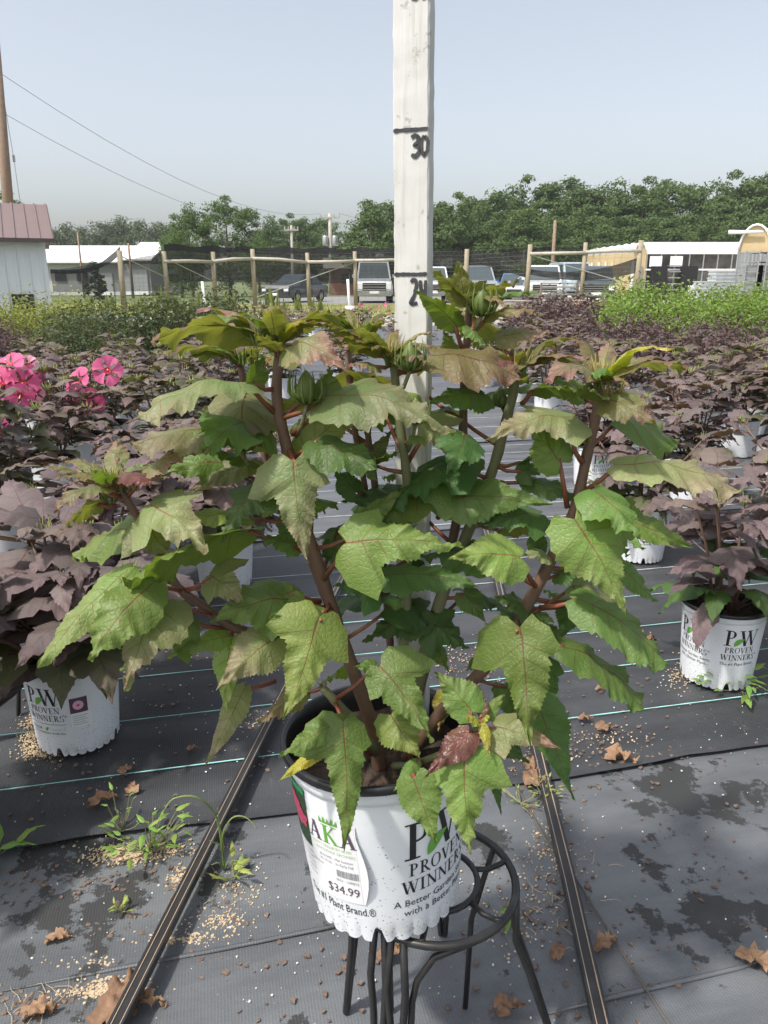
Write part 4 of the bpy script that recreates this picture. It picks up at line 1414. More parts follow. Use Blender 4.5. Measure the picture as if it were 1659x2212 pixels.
mb = MB(); a, w = sans_text('$34.99', .0135); on_pot(mb, a, phs, .0735, .0016, dx=.010, slant=.02, sx=.046 / w)
mb.build('lettering', M['ink_plum'], hpot)
mb = MB(); a, w = sans_text('The #1 Plant Brand.\u00ae', .0125); on_pot(mb, a, phs, .044, .0006, dx=-.004, sx=.108 / w)
mb.build('lettering', M['ink'], hpot)
# picture label left of the sticker
ph2 = R(-64)
mb = MB(); on_pot(mb, [rect(-.024, .026, .125, .212, 8, 6)], ph2, 0, .0008); mb.build('picture_label', M['photo_dark'], hpot)
mb = MB(); on_pot(mb, [rect(-.024, .026, .205, .2135, 8, 2)], ph2, 0, .0013); mb.build('green_band', mat('label_green', (.03, .36, .10), .5), hpot)
mb = MB()
for cx, cy, r_ in ((-.006, .180, .015), (.010, .165, .013), (.0, .160, .010)):
    on_pot(mb, [([(cx, cy)] + [(cx + r_ * (1 + .18 * math.sin(5 * t)) * math.cos(t), cy + r_ * (1 + .18 * math.sin(5 * t)) * math.sin(t)) for t in np.linspace(0, 2 * math.pi, 19)[:-1]], [(0, i + 1, (i + 1) % 18 + 1) for i in range(18)])], ph2, 0, .0013 + .0002 * r_ * 100)
mb.build('flower_print', M['photo_red'], hpot)
mb = MB(); on_pot(mb, [rect(-.026, .030, .072, .123, 8, 5)], ph2, 0, .0007); mb.build('text_label', M['paper'], hpot)
mb = MB()
for i, s in enumerate(('Hibiscus hybrid rose mallow', 'Container size three gallon', 'Full sun  part sun', 'Height 4 feet  Spread 4 feet', 'Summer Valentines')):
    a, w = sans_text(s, .0036); on_pot(mb, a, ph2, .115 - i * .0085, .0012, sx=.04 / w, dx=.004)
mb.build('lettering', M['ink_grey'], hpot)

# ---- wire stand
M['iron'] = mat('black_iron', (.014, .014, .015), .38, noise=(40, .5, (.026, .024, .023)))
SZ = POT_C.z - .008
RC, RRAD = Vector((.072, .905, 0)), .116
stand = thing('plant_stand', 'black wire plant stand with round top ring and splayed legs', 'plant stand', (RC.x, RC.y, 0))
def ring_pts(r, z, n=40):
    return [(r * math.cos(2 * math.pi * k / n), r * math.sin(2 * math.pi * k / n), z) for k in range(n + 1)]
MB().tube(ring_pts(RRAD, SZ - .004), .0058, 8, cap=False).build('top_ring', M['iron'], stand, True)
MB().tube(ring_pts(.062, SZ - .003, 28), .0045, 8, cap=False).build('inner_ring', M['iron'], stand, True)
for k in range(6):
    a = R(18 + k * 60)
    c_, s_ = math.cos(a), math.sin(a)
    MB().tube([(.06 * c_, .06 * s_, SZ - .003), (.085 * c_, .085 * s_, SZ - .010), (.105 * c_, .105 * s_, SZ - .006), (RRAD * c_, RRAD * s_, SZ - .001)], .0042, 7).build('spoke', M['iron'], stand, True)
for a, spl in ((-5, .070), (80, .07), (165, .02), (228, .006), (242, .002)):
    a_ = R(a)
    c_, s_ = math.cos(a_), math.sin(a_)
    t_ = Vector((-s_, c_, 0))
    for q in (-1, 1):
        o = t_ * .014 * q
        MB().tube([Vector((RRAD * c_, RRAD * s_, SZ - .004)) + o * .6, Vector((c_ * RRAD * 1.03, s_ * RRAD * 1.03, SZ - .09)) + o, Vector((c_ * (RRAD + spl * .37), s_ * (RRAD + spl * .37), .14)) + o * .7, Vector((c_ * (RRAD + spl), s_ * (RRAD + spl), .003)) + o * .25], .0052, 8).build('leg', M['iron'], stand, True)
bp_ = [P(x, y, Y) - Vector((RC.x, RC.y, 0)) for x, y, Y in ((980, 2024, .80), (938, 2068, .80), (901, 2118, .80), (890, 2165, .80))]
bp_[0] = Vector((RRAD * math.cos(R(-66)), RRAD * math.sin(R(-66)), SZ - .006))
bp_.append(Vector((bp_[-1].x - .004, bp_[-1].y, .003)))
MB().tube(bp_, .0048, 8).build('brace', M['iron'], stand, True)
for a in (35, 150):
    a_ = R(a)
    c_, s_ = math.cos(a_), math.sin(a_)
    MB().tube([(RRAD * c_, RRAD * s_, SZ - .006), (c_ * .095, s_ * .095, SZ - .06), (c_ * .075, s_ * .075, SZ - .12), (c_ * .07, s_ * .07, .003)], .0045, 7).build('brace', M['iron'], stand, True)

# ---- measuring stick standing in the pot
M['stickwhite'] = mat('old_white_paint', (.52, .51, .48), .6, noise=(9, .55, (.63, .625, .60), 6), bump=(60, .25, .003))
mw = M['stickwhite']
n, l = nodes_of(mw)
tc = n.new('ShaderNodeTexCoord')
mp = n.new('ShaderNodeMapping'); mp.inputs['Scale'].default_value = (95, 95, 4.0)
l.new(tc.outputs['Object'], mp.inputs[0])
gr = noise(n, l, mp.outputs[0], 1.6, 5, .65)
ramp = n['Color Ramp'] if 'Color Ramp' in n else [x for x in n if x.type == 'VALTORGB'][0]
wear = step(n, l, gr, .47, .70)
sp2 = step(n, l, noise(n, l, tc.outputs['Object'], 46, 4, .7), .61, .68)
cc = mixc(n, l, mathn(n, l, 'MULTIPLY', wear, .55), ramp.outputs[0], (.40, .37, .31))
cc = mixc(n, l, mathn(n, l, 'MULTIPLY', sp2, .55), cc, (.24, .20, .16))
l.new(cc, n['Principled BSDF'].inputs['Base Color'])
bump2 = [x for x in n if x.type == 'BUMP'][0]
l.new(gr, bump2.inputs['Height'])
SY = .944
s_top, s_bot = P(894, -150, SY), P(893, 1560, SY)
s_bot.z = .49
stick = thing('measuring_stick', 'tall white wooden measuring stick with hand painted black numbers', 'stick', (s_bot.x, SY, s_bot.z))
SW, SD, SR = .0415, .021, R(-20)
def S_(x, y, z):
    f_ = z / (s_top.z - s_bot.z)
    px_ = x * math.cos(SR) - y * math.sin(SR)
    py_ = x * math.sin(SR) + y * math.cos(SR)
    return Vector((px_ + (s_top.x - s_bot.x) * f_, py_, z))
SH = s_top.z - s_bot.z
mb = MB()
rg = random.Random(8)
NZ = 90
vs, fs = [], []
ch = .0016
for i in range(NZ + 1):
    z = SH * i / NZ
    j = [rg.uniform(-.0005, .0005) for _ in range(8)]
    for (x, y), e in zip(((-SW / 2 + ch, -SD / 2), (SW / 2 - ch, -SD / 2), (SW / 2, -SD / 2 + ch), (SW / 2, SD / 2 - ch), (SW / 2 - ch, SD / 2), (-SW / 2 + ch, SD / 2), (-SW / 2, SD / 2 - ch), (-SW / 2, -SD / 2 + ch)), j):
        vs.append(S_(x + e, y + e * .3, z))
for i in range(NZ):
    for k in range(8):
        fs.append((i * 8 + k, i * 8 + (k + 1) % 8, (i + 1) * 8 + (k + 1) % 8, (i + 1) * 8 + k))
fs += [tuple(range(7, -1, -1)), tuple(NZ * 8 + k for k in range(8))]
mb.add(vs, fs).build('board', mw, stick)
M['marker'] = mat('black_marker', (.022, .022, .026), .5, noise=(120, .6, (.055, .055, .06)))
Z24 = P(893, 592, SY).z - s_bot.z
def brush(pts, w, nm='numeral', lift=.0008):
    """hand-drawn stroke on the front face; pts in mm from the face centre line / z"""
    rg = random.Random(int(abs(pts[0][0] * 971 + pts[0][1] * 13)))
    fine = []
    for (a, b), (c, d) in zip(pts, pts[1:]):
        for k in range(5):
            fine.append((a + (c - a) * k / 5, b + (d - b) * k / 5))
    fine.append(pts[-1])
    vs, fs = [], []
    for i, (x, z) in enumerate(fine):
        x2, z2 = fine[min(i + 1, len(fine) - 1)]
        x1, z1 = fine[max(i - 1, 0)]
        tx, tz = x2 - x1, z2 - z1
        ll = math.hypot(tx, tz) or 1
        ww = w * rg.uniform(.38, .56) * (.7 if i in (0, len(fine) - 1) else 1)
        nx, nz = -tz / ll * ww, tx / ll * ww
        vs += [S_((x - nx) / 1000, -SD / 2 - lift, (z - nz) / 1000), S_((x + nx) / 1000, -SD / 2 - lift, (z + nz) / 1000)]
    for i in range(len(fine) - 1):
        fs.append((2 * i, 2 * i + 1, 2 * i + 3, 2 * i + 2))
    return vs, fs
DIG = {'2': [(-4, 8), (-2, 10.5), (2, 10), (3, 6), (0, -3), (-5, -10), (-2, -10.5), (4, -9.5)],
       '4': [[(-3.5, 10), (-2.5, 1), (3.5, 0)], [(3.5, 10), (3, 0), (2.5, -11)]],
       '3': [(-5, 8), (0, 10), (4, 8), (3, 3), (-1, 1), (4, -1), (5, -6), (0, -10), (-5, -8)],
       '0': [(0, 9), (-4, 5), (-4, -5), (0, -9), (4, -5), (4.5, 4), (0, 9)],
       '6': [(4, 9), (-2, 5), (-5, -3), (-2, -10), (4, -8), (4, -1), (-3, -2)],
       '1': [(0, 10), (-.5, -10)],
       '8': [(0, 10), (-4, 6), (3, -3), (2, -9), (-3, -8), (-3, -3), (4, 5), (0, 10)]}
for inch, txt in ((36, '36'), (30, '30'), (24, '24'), (18, '18')):
    zc = (Z24 + (inch - 24) * .0254) * 1000
    mb = MB(); mb.add(*brush([(-20.2, zc - .6), (-8, zc - .2), (6, zc - .5), (20.2, zc)], 4.2)); mb.build('inch_mark', M['marker'], stick)
    for k, c in enumerate(txt):
        st = DIG[c]
        if not isinstance(st[0], list): st = [st]
        mb = MB()
        hs = 1.30 if inch == 24 else 1.08
        for q_, s in enumerate(st):
            mb.add(*brush([(5.5 + k * 10.6 + x * .95 - (1 if inch == 24 else 0), zc - 17 - (3 if inch == 24 else 0) + z * hs) for x, z in s], 4.6, lift=.0009 + .0002 * q_))
        mb.build('numeral', M['marker'], stick)

# ---- stems (picture x, picture y, cm behind the pot's centre)
def HP(x, y, c):
    return P(x, y, Y0 + c / 100.0) - POT_C
STEMS = [
 ('stem', .0105, .0060, [(822, 1672, -3), (808, 1585, -3), (778, 1490, -3.5), (740, 1385, -4), (712, 1300, -4), (686, 1215, -4.5), (655, 1125, -5), (630, 1010, -5), (605, 905, -5), (597, 840, -4.5), (604, 765, -4)]),
 ('stem', .0075, .0045, [(752, 1420, -4), (690, 1395, -5), (600, 1380, -6), (502, 1354, -7), (440, 1310, -7.5), (382, 1266, -8), (340, 1190, -8), (291, 1107, -8), (262, 1060, -8)]),
 ('stem', .0070, .0045, [(705, 1290, -2), (660, 1180, 0), (615, 1085, 2), (566, 965, 4), (535, 870, 5), (520, 790, 5)]),
 ('stem_green', .0068, .0050, [(850, 1600, -1), (866, 1450, -1), (873, 1385, -1), (879, 1270, -1), (881, 1080, -1.5), (874, 990, -2), (860, 890, -2), (852, 800, -1), (844, 752, -1)]),
 ('stem_green', .0100, .0058, [(872, 1610, 1), (900, 1480, 1), (922, 1400, 1), (953, 1292, 1), (1000, 1175, 1.5), (1032, 1098, 2), (1068, 1004, 2), (1090, 922, 2), (1108, 852, 2), (1118, 790, 2)]),
 ('stem', .0075, .0045, [(880, 1590, 3), (930, 1400, 3), (965, 1230, 3), (992, 1090, 3), (999, 985, 3), (1001, 890, 3), (1004, 800, 3), (1010, 720, 3), (1014, 652, 3)]),
 ('stem', .0095, .0060, [(878, 1640, -1), (960, 1530, -2), (1060, 1430, -3), (1119, 1342, -3), (1160, 1268, -3), (1192, 1206, -3), (1222, 1145, -3), (1246, 1086, -3), (1267, 987, -2.5), (1288, 897, -2), (1297, 830, -2)]),
 ('stem_green', .0050, .0035, [(850, 1655, -6), (893, 1650, -8), (960, 1625, -10), (1012, 1590, -11), (1036, 1562, -11)]),
 ('stem', .0060, .0038, [(855, 1590, 4), (838, 1320, 5), (818, 1130, 5), (807, 1025, 5), (795, 940, 5), (800, 880, 5)]),
 ('stem_green', .0072, .0050, [(812, 1625, -4), (765, 1560, -6), (722, 1512, -7), (696, 1485, -7)]),
 ('stem', .0046, .0036, [(752, 760, 5), (762, 900, 5), (790, 1060, 5.5), (830, 1300, 5)]),
]
for nm, r0, r1, pts in STEMS:
    pp = [HP(*q) for q in pts]
    fine = []
    for i in range(len(pp) - 1):
        pm, pn = pp[max(i - 1, 0)], pp[min(i + 2, len(pp) - 1)]
        for k in range(3):
            t = k / 3
            a, b = pp[i], pp[i + 1]
            fine.append(.5 * ((2 * a) + (b - pm) * t + (2 * pm - 5 * a + 4 * b - pn) * t * t + (3 * a - pm - 3 * b + pn) * t ** 3))
    fine.append(pp[-1])
    m_ = len(fine)
    rad = [(r0 + (r1 - r0) * i / (m_ - 1)) * (1 + .06 * math.sin(i * 2.4)) * .92 for i in range(m_)]
    MB().tube(fine, rad, 10).build('stem', M[nm], hero, True)

# ---- leaves: bx by bc tx ty tc width facing kind colour arch [petiole start x y c]
LEAVES = '''
575 735 -5 325 740 -9 64 -.30 S olive .24
616 719 -3 749 684 -4 52 -.30 N olive .22
626 748 -8 752 808 -13 118 .50 O pink .30
604 758 -8 550 722 -11 46 -.30 N olive .10
575 715 -2 478 703 0 50 .25 N pink .12
585 722 -4 508 666 -4 34 -.35 N olive .05
598 715 -3 640 690 2 40 -.3 N olive .1
595 722 -6 560 690 -4 40 -.35 N olive .1
482 757 3 340 763 2 52 -.25 N olive .16
505 762 3 446 728 3 36 -.45 N olive .05
520 770 4 575 748 4 40 -.4 N olive .1
544 830 -7 300 905 -15 110 .12 S light .22 595 892 -5
545 832 -7 572 772 -6 80 -.45 O green .02
700 863 -8 982 936 -13 135 .42 O light .20 632 938 -5
700 863 -8 716 790 -7 84 -.50 O green .02
640 998 -10 661 1216 -13 165 .82 L light .08 626 975 -6
637 990 -4 806 862 0 100 .50 N bright .10
532 939 -4 285 966 -10 80 .25 S light .18 568 960 -4
590 932 1 440 884 -1 110 .60 O light .10
550 1000 -2 450 978 -4 70 .20 N green .12 600 1030 -3
552 992 0 412 1066 -4 74 .55 N light .12
596 1062 -5 486 1108 -9 92 .65 O light .10 622 1090 -4
545 1143 -8 268 1268 -15 84 -.42 S green .12 650 1190 -5
542 1120 -6 366 1125 -11 52 .35 N bright .12
326 1128 -11 360 1202 -13 128 .85 L light .06 300 1112 -8
340 1120 -9 394 1052 -8 62 .60 N bright .06
234 1056 -10 118 1108 -15 82 .15 N pink .28 262 1072 -8
219 1086 -9 131 1146 -13 58 -.45 N olive .20 250 1090 -8
309 1021 -8 428 977 -9 66 .28 O pink .16
250 1012 -5 252 948 -1 48 .30 N pink .08
172 1023 -8 95 1007 -9 30 .1 N pink .14
268 1022 -9 322 1053 -13 38 .35 N maroon .10
215 1030 -7 165 1000 -5 40 .2 N pink .1
285 1222 -11 84 1446 -19 84 .32 S bright .14 372 1258 -8
397 1331 -10 261 1448 -16 104 -.58 L green .08 492 1360 -7
451 1247 -9 529 1298 -12 118 .72 L light .06 400 1275 -8
496 1372 -8 360 1423 -13 56 .50 N bright .14
596 1378 -9 466 1492 -15 126 .82 O light .08 640 1375 -6
500 1380 -8 492 1548 -13 92 .62 O bright .10
530 1482 -9 444 1652 -14 74 .72 N light .10 594 1470 -6
695 1333 -11 603 1553 -17 185 .86 L bright .06 716 1318 -5
702 1322 -8 580 1330 -12 62 .42 O green .12
634 1276 -6 545 1341 -9 100 .50 O green .10 692 1300 -4
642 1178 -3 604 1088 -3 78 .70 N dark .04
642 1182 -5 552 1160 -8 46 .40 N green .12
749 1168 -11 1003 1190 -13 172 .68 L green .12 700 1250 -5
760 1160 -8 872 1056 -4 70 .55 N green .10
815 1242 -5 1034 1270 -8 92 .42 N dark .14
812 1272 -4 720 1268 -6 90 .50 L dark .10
748 1182 -2 695 1204 -3 100 .55 O dark .06
806 995 2 745 989 0 56 -.35 O green .10
806 992 4 775 936 7 56 .55 L light .05
810 990 4 842 930 7 60 .55 L light .05
808 998 1 864 977 -1 52 -.35 O green .10
806 1000 0 812 1042 -2 60 -.5 O green .05
770 1062 2 714 1008 3 72 .55 O dark .06
868 1062 3 735 1088 4 100 .50 L dark .08
1125 1203 -8 966 1209 -11 140 .72 O bright .10 1156 1266 -4
972 1078 -3 1196 1090 -7 124 .66 O green .10 946 1118 0
1120 1020 0 1192 1006 -1 70 .50 L dark .08
1132 1040 0 1274 1092 -2 56 .40 N dark .12
1237 1124 -9 1354 1326 -13 182 .86 O bright .05 1226 1140 -4
1306 1108 -4 1500 1180 -6 122 .55 L green .12 1248 1090 -3
1330 1001 -4 1600 1068 -8 84 .26 S light .20 1262 1062 -3
1246 1292 -6 1443 1436 -9 116 .30 S green .18 1166 1312 -3
1242 1296 0 1175 1275 3 78 -.30 O bright .05
1255 1300 2 1330 1346 4 70 -.60 O bright .04
1335 1222 3 1421 1298 2 58 .60 N green .06
1115 1356 -11 1151 1608 -16 190 .86 L green .05 1118 1345 -4
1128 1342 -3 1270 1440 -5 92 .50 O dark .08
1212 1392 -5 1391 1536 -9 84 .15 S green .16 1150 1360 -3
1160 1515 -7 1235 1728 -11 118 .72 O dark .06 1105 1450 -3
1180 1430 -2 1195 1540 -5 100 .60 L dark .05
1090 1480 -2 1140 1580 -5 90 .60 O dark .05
1017 1541 -12 940 1446 -10 104 .86 O bright .03
1011 1582 -13 918 1686 -16 82 .82 O maroon .06
1067 1573 -12 1214 1615 -15 96 .76 L pink .08
1040 1549 -12 1040 1486 -10 36 .70 N maroon .05
1043 1564 -13 1056 1632 -15 32 .70 N lime .05
1036 1560 -13 1006 1552 -14 22 .60 N lime .04
1040 1556 -12 1058 1548 -13 22 .60 N lime .04
1045 1556 -11 1092 1494 -9 40 .70 N bright .04
1010 1636 -14 1011 1846 -18 168 .88 L bright .06 1032 1580 -11
898 1682 -14 938 1831 -17 108 .82 O green .06 884 1646 -8
902 1642 -10 852 1712 -14 40 .55 N green .08
1066 1650 -9 1084 1762 -12 48 .60 O dark .05
1070 1590 -8 1142 1652 -10 70 .65 O dark .05
741 1558 -12 742 1842 -18 150 .82 L green .07 800 1630 -5
745 1558 -11 600 1634 -16 74 .70 N green .08
712 1602 -10 603 1690 -14 46 .62 N yellow .06
818 1441 -11 938 1602 -16 148 .78 L green .06 838 1420 -2
815 1440 -10 764 1442 -12 48 .60 O green .06
850 1543 -8 902 1642 -12 116 .72 O bright .05
962 1500 -1 944 1578 -3 58 .50 O lime .03
762 1430 -1 690 1480 -3 86 -.40 O bright .05
660 1492 -6 556 1560 -10 58 .30 N olive .08
922 1320 0 782 1386 -2 122 .45 O dark .06
927 1348 -1 1015 1398 -3 112 .62 L dark .05
1000 1282 0 1052 1342 -2 70 .55 O dark .05
1040 1430 1 1008 1448 0 44 .40 O green .05
945 1400 2 968 1452 1 48 .40 O green .05
1010 650 1 986 558 1 86 -.55 L olive .02
1014 652 2 1122 609 2 54 -.35 N olive .10
1012 655 1 928 582 0 40 -.30 N olive .08
987 708 2 900 627 -2 60 -.50 N green .06 1003 765 3
1050 684 2 1158 671 1 54 .20 N olive .14 1012 720 3
986 756 1 955 714 1 58 -.40 O green .04
1018 707 1 1046 752 -1 60 -.30 O green .05
1074 732 3 1188 716 2 62 .40 N pink .12
906 800 1 1046 779 0 56 -.10 N pink .18
980 805 1 1090 800 2 60 .35 N green .10
1107 786 -1 1049 806 -6 74 .42 O maroon .20
1119 791 0 1220 767 -1 56 -.15 N pink .16
1130 762 4 1199 742 5 56 -.35 N olive .08
1112 770 3 1060 745 5 50 .2 N olive .1
1143 842 0 1262 854 -3 58 -.35 N green .14 1128 872 1
1243 903 -4 1048 952 -9 104 .48 L light .14 1275 930 -2
1260 850 2 1190 814 3 74 .50 O green .06
1280 812 -5 1171 824 -10 72 .18 N pink .28
1321 812 -4 1488 794 -5 56 -.22 S olive .22
1315 863 -6 1419 913 -11 116 .60 O pink .14 1298 888 -3
1306 863 -6 1243 836 -9 54 -.30 N green .08
1300 800 0 1345 775 3 50 -.3 N olive .1
1290 800 0 1245 778 3 50 -.3 N olive .1
1228 936 -4 1278 950 -7 58 -.25 L green .10 1258 1000 -3
1213 996 -4 1140 922 -3 112 .50 O green .06 1225 1096 -3
1120 1000 2 1182 980 2 50 -.35 O green .08
1044 848 1 926 876 -3 84 .50 O green .12 1010 860 3
924 912 -1 1031 1003 -4 96 .48 L light .10 880 1000 -1
1030 990 1 962 1032 0 82 .60 O dark .05
905 942 -4 878 962 -6 40 .60 O green .05
770 726 4 700 691 2 48 -.35 N olive .10
775 726 4 832 688 3 44 -.35 N olive .10
821 767 -1 718 727 -4 56 -.25 N olive .14
858 766 -2 920 783 -7 48 .18 N pink .24
850 768 -2 884 752 -4 44 -.30 O olive .06
815 792 -2 754 790 -5 44 .30 N pink .10
690 872 2 574 866 1 58 -.40 N olive .10
700 866 2 738 892 0 30 .30 N green .08
970 1082 2 890 1054 0 44 .45 N dark .08
960 1062 3 928 1018 3 60 -.30 O bright .04
1077 1146 -1 1192 1143 -3 52 -.40 N olive .10
1165 1192 0 1160 1128 1 54 .60 O dark .04
1190 1206 -4 1132 1197 -7 38 .50 N light .08
1200 1242 -2 1258 1234 -3 62 .50 O dark .06
1152 1312 -2 1064 1290 -5 64 .50 O dark .08
1130 1342 -3 1048 1348 -6 72 .60 L dark .06
1150 1316 -2 1198 1344 -4 34 .40 N green .06
1240 1302 0 1204 1384 -2 74 .60 O dark .05
'''
CK = dict(green='green', bright='bright', light='light', pink='pink', dark='dark', maroon='maroon', lime='lime', yellow='yellow', olive='olive')
UP = Vector((0, 0, 1))
CAMP = Vector((0, 0, HC))
petmb_count = 0
for li, row in enumerate(x.split() for x in LEAVES.strip().splitlines()):
    bx, by, bc, tx, ty, tcm, w, f = map(float, row[:8])
    kind, colr, arch = row[8], row[9], float(row[10])
    p0, p1 = HP(bx, by, bc), HP(tx, ty, tcm)
    mid = (p0 + p1) / 2 + POT_C
    view = (CAMP - mid).normalized()
    hint = view * f + UP * (1 - abs(f)) + Vector((math.sin(li * 2.1) * .18, 0, 0))
    ax = (p1 - p0)
    a = ax.normalized()
    nn = (hint - a * hint.dot(a)).normalized()
    dist = (CAMP - mid).dot(Vector((0, CT, -ST))) * -1
    wm = w / FPX * dist
    vis = max(.36, abs(nn.dot(view)))
    wr = min(wm / vis, max(ax.length * .78, wm)) * .90
    lb = (1 + .25 * math.sin(li * 3.3), 1 - .25 * math.sin(li * 3.3))
    vs, fs, uvs = leaf_geo(p0, p1, nn, wr, kind, arch * .62, fold=.10 + .10 * ((li * 37 % 10) / 10), wave=.062, twist=(.25 if kind == 'S' else .7) * math.sin(li * 1.7), seed=li + 7, nu=46, ns=5, curl=.12, teeth=.05, lobe=lb)
    mb = MB().add(vs, fs, uvs)
    mb.build('leaf', M[colr], hero, True)
    if len(row) > 11:
        s = HP(*map(float, row[11:14]))
        m_ = (s + p0) / 2 + Vector((0, 0, -.004))
        MB().tube([s, m_, p0 + a * .004], [.0034, .0027, .0024], 7).build('petiole', M['petiole'], hero, True)
    else:
        # short stalk reaching back towards the nearest stem
        best, bd = None, 9
        for nm, r0, r1, pts in STEMS:
            pp = [HP(*q) for q in pts]
            for u_, v_ in zip(pp, pp[1:]):
                for t in (0, .33, .66, 1):
                    c_ = u_.lerp(v_, t)
                    c2 = Vector((c_.x - p0.x, c_.y - p0.y, (c_.z - p0.z) * (.6 if c_.z < p0.z else 1.6)))
                    if c2.length < bd: best, bd = c_, c2.length
        m_ = (best + p0) / 2 + Vector((0, 0, -.003))
        MB().tube([best, m_, p0 + a * .003], [.0030, .0024, .0020], 6).build('petiole', M['petiole'], hero, True)

# whorls of young leaves round each bud head
rg = random.Random(91)
for x, y, c, n_, L in ((594, 735, -5, 9, .075), (520, 780, 4, 6, .055), (243, 1038, -8, 8, .062), (840, 760, -2, 8, .058), (772, 716, 4, 6, .05), (1120, 785, 1, 8, .06), (1300, 815, -3, 9, .07), (1016, 662, 3, 5, .06)):
    o = HP(x, y, c)
    for k in range(n_):
        a = 6.283 * k / n_ + rg.uniform(-.3, .3)
        l_ = L * rg.uniform(.6, 1.3)
        d = Vector((math.cos(a), math.sin(a) * .9, rg.uniform(-.05, .55))).normalized()
        b_ = o + Vector((math.cos(a), math.sin(a), 0)) * .008
        vs, fs, uvs = leaf_geo(b_, b_ + d * l_, UP + Vector((rg.gauss(0, .2), rg.gauss(0, .2), 0)), l_ * rg.uniform(.30, .42), 'N', rg.uniform(.08, .24), .28, .07, rg.uniform(-.6, .6), 900 + k + int(x), 24, 4, .1, .07)
        MB().add(vs, fs, uvs).build('leaf', M[rg.choice(('olive', 'olive', 'pink', 'pink', 'green', 'lime' if k % 4 == 0 else 'olive'))], hero, True)
# leaves on the far side of the stems
for si, ts in ((0, (.30, .38, .47, .55, .63, .72, .8)), (2, (.3, .45, .6, .75, .88)), (3, (.3, .4, .52, .63, .75, .86)), (4, (.28, .36, .45, .54, .63, .72, .82, .9)), (5, (.3, .4, .5, .6, .7, .8)), (6, (.30, .4, .5, .6, .7, .82)), (8, (.35, .5, .62, .75, .88)), (1, (.45, .6, .75, .86))):
    pts = [HP(*q) for q in STEMS[si][3]]
    for t in ts:
        f_ = t * (len(pts) - 1)
        i_ = min(int(f_), len(pts) - 2)
        s = pts[i_].lerp(pts[i_ + 1], f_ - i_)
        a = rg.uniform(.1, 3.04) if rg.random() < .72 else rg.uniform(3.3, 6.1)
        pl = rg.uniform(.03, .07)
        b_ = s + Vector((math.cos(a) * pl, math.sin(a) * pl, pl * .6))
        l_ = rg.uniform(.075, .125)
        d = Vector((math.cos(a + rg.uniform(-.5, .5)), math.sin(a), rg.uniform(-.75, -.05))).normalized()
        vs, fs, uvs = leaf_geo(b_, b_ + d * l_, UP + Vector((rg.gauss(0, .35), -.35 + rg.gauss(0, .3), 0)), l_ * rg.uniform(.62, .85), rg.choice('OOLN'), .09, .16, .08, rg.uniform(-.6, .6), 1200 + si * 20 + int(t * 100), 30, 4, .12, .05)
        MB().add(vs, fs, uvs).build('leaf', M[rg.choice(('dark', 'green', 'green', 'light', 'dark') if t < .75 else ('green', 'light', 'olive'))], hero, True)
        MB().tube([s, (s + b_) / 2 + Vector((0, 0, -.003)), b_ + d * .003], [.0030, .0025, .0021], 6).build('petiole', M['petiole'], hero, True)

# ---- buds
def bract(mb, o, d, L, w, bend, n=5):
    """a slender pointed bract curving upward"""
    d = d.normalized()
    side = d.cross(UP)
    side = side.normalized() if side.length > 1e-3 else Vector((1, 0, 0))
    pts, rad = [], []
    for i in range(n + 1):
        t = i / n
        pts.append(o + d * (L * t) + UP * (bend * L * t * t))
        rad.append(max(w * (1 - t) ** .8, .0002))
    mb.tube(pts, rad, 5)
def bud_tuft(parent, o, n, size, m, seed, name='bud_cluster'):
    rg = random.Random(seed)
    mb = MB()
    for i in range(n):
        a = 6.283 * i / n + rg.uniform(-.4, .4)
        tilt = rg.uniform(.05, .75)
        d = Vector((math.cos(a) * tilt, math.sin(a) * tilt, 1))
        off = Vector((math.cos(a), math.sin(a), 0)) * size * rg.uniform(.05, .55)
        bract(mb, o + off, d, size * rg.uniform(.4, .85), size * .085, .25)
    return mb.build(name, m, parent, True)
def big_bud(parent, o, size, m, seed, name='flower_bud'):
    rg = random.Random(seed)
    mb = MB()
    mb.lathe([(.0, 0), (size * .22, size * .06), (size * .34, size * .25), (size * .33, size * .5), (size * .2, size * .8), (.001, size * 1.02)], 10, o)
    for i in range(11):
        a = 6.283 * i / 11 + rg.uniform(-.1, .1)
        c_, s_ = math.cos(a), math.sin(a)
        pts = [o + Vector((c_ * r, s_ * r, z)) * size for r, z in ((.12, .02), (.42, .12), (.56, .38), (.55, .70), (.47, 1.0 + rg.uniform(-.1, .15)))]
        mb.tube(pts, [size * .055, size * .05, size * .042, size * .03, size * .006], 5)
    return mb.build(name, m, parent, True)
for i, (x, y, c, n_, sz, mk) in enumerate(((592, 745, -5, 22, .040, 'bud'), (590, 715, -4, 18, .034, 'bud_yellow'), (560, 742, -7, 10, .034, 'bud'), (520, 785, 4, 16, .040, 'bud'), (548, 790, 2, 9, .035, 'bud'),
        (243, 1045, -8, 18, .042, 'bud_yellow'), (232, 1085, -8, 10, .038, 'bud'), (268, 1060, -8, 8, .034, 'bud'), (838, 765, -2, 20, .038, 'bud_yellow'), (850, 790, -2, 10, .036, 'bud'),
        (772, 718, 4, 16, .034, 'bud_yellow'), (1122, 790, 1, 20, .038, 'bud_yellow'), (1112, 812, 0, 10, .036, 'bud'), (1300, 815, -3, 26, .042, 'bud_yellow'), (1288, 840, -3, 12, .040, 'bud'), (1325, 855, -5, 10, .036, 'bud_yellow'), (1020, 668, 2, 8, .030, 'bud'), (1045, 1560, -12, 6, .018, 'bud_lime'))):
    bud_tuft(hero, HP(x, y, c), n_, sz * .62, M[mk], 40 + i)
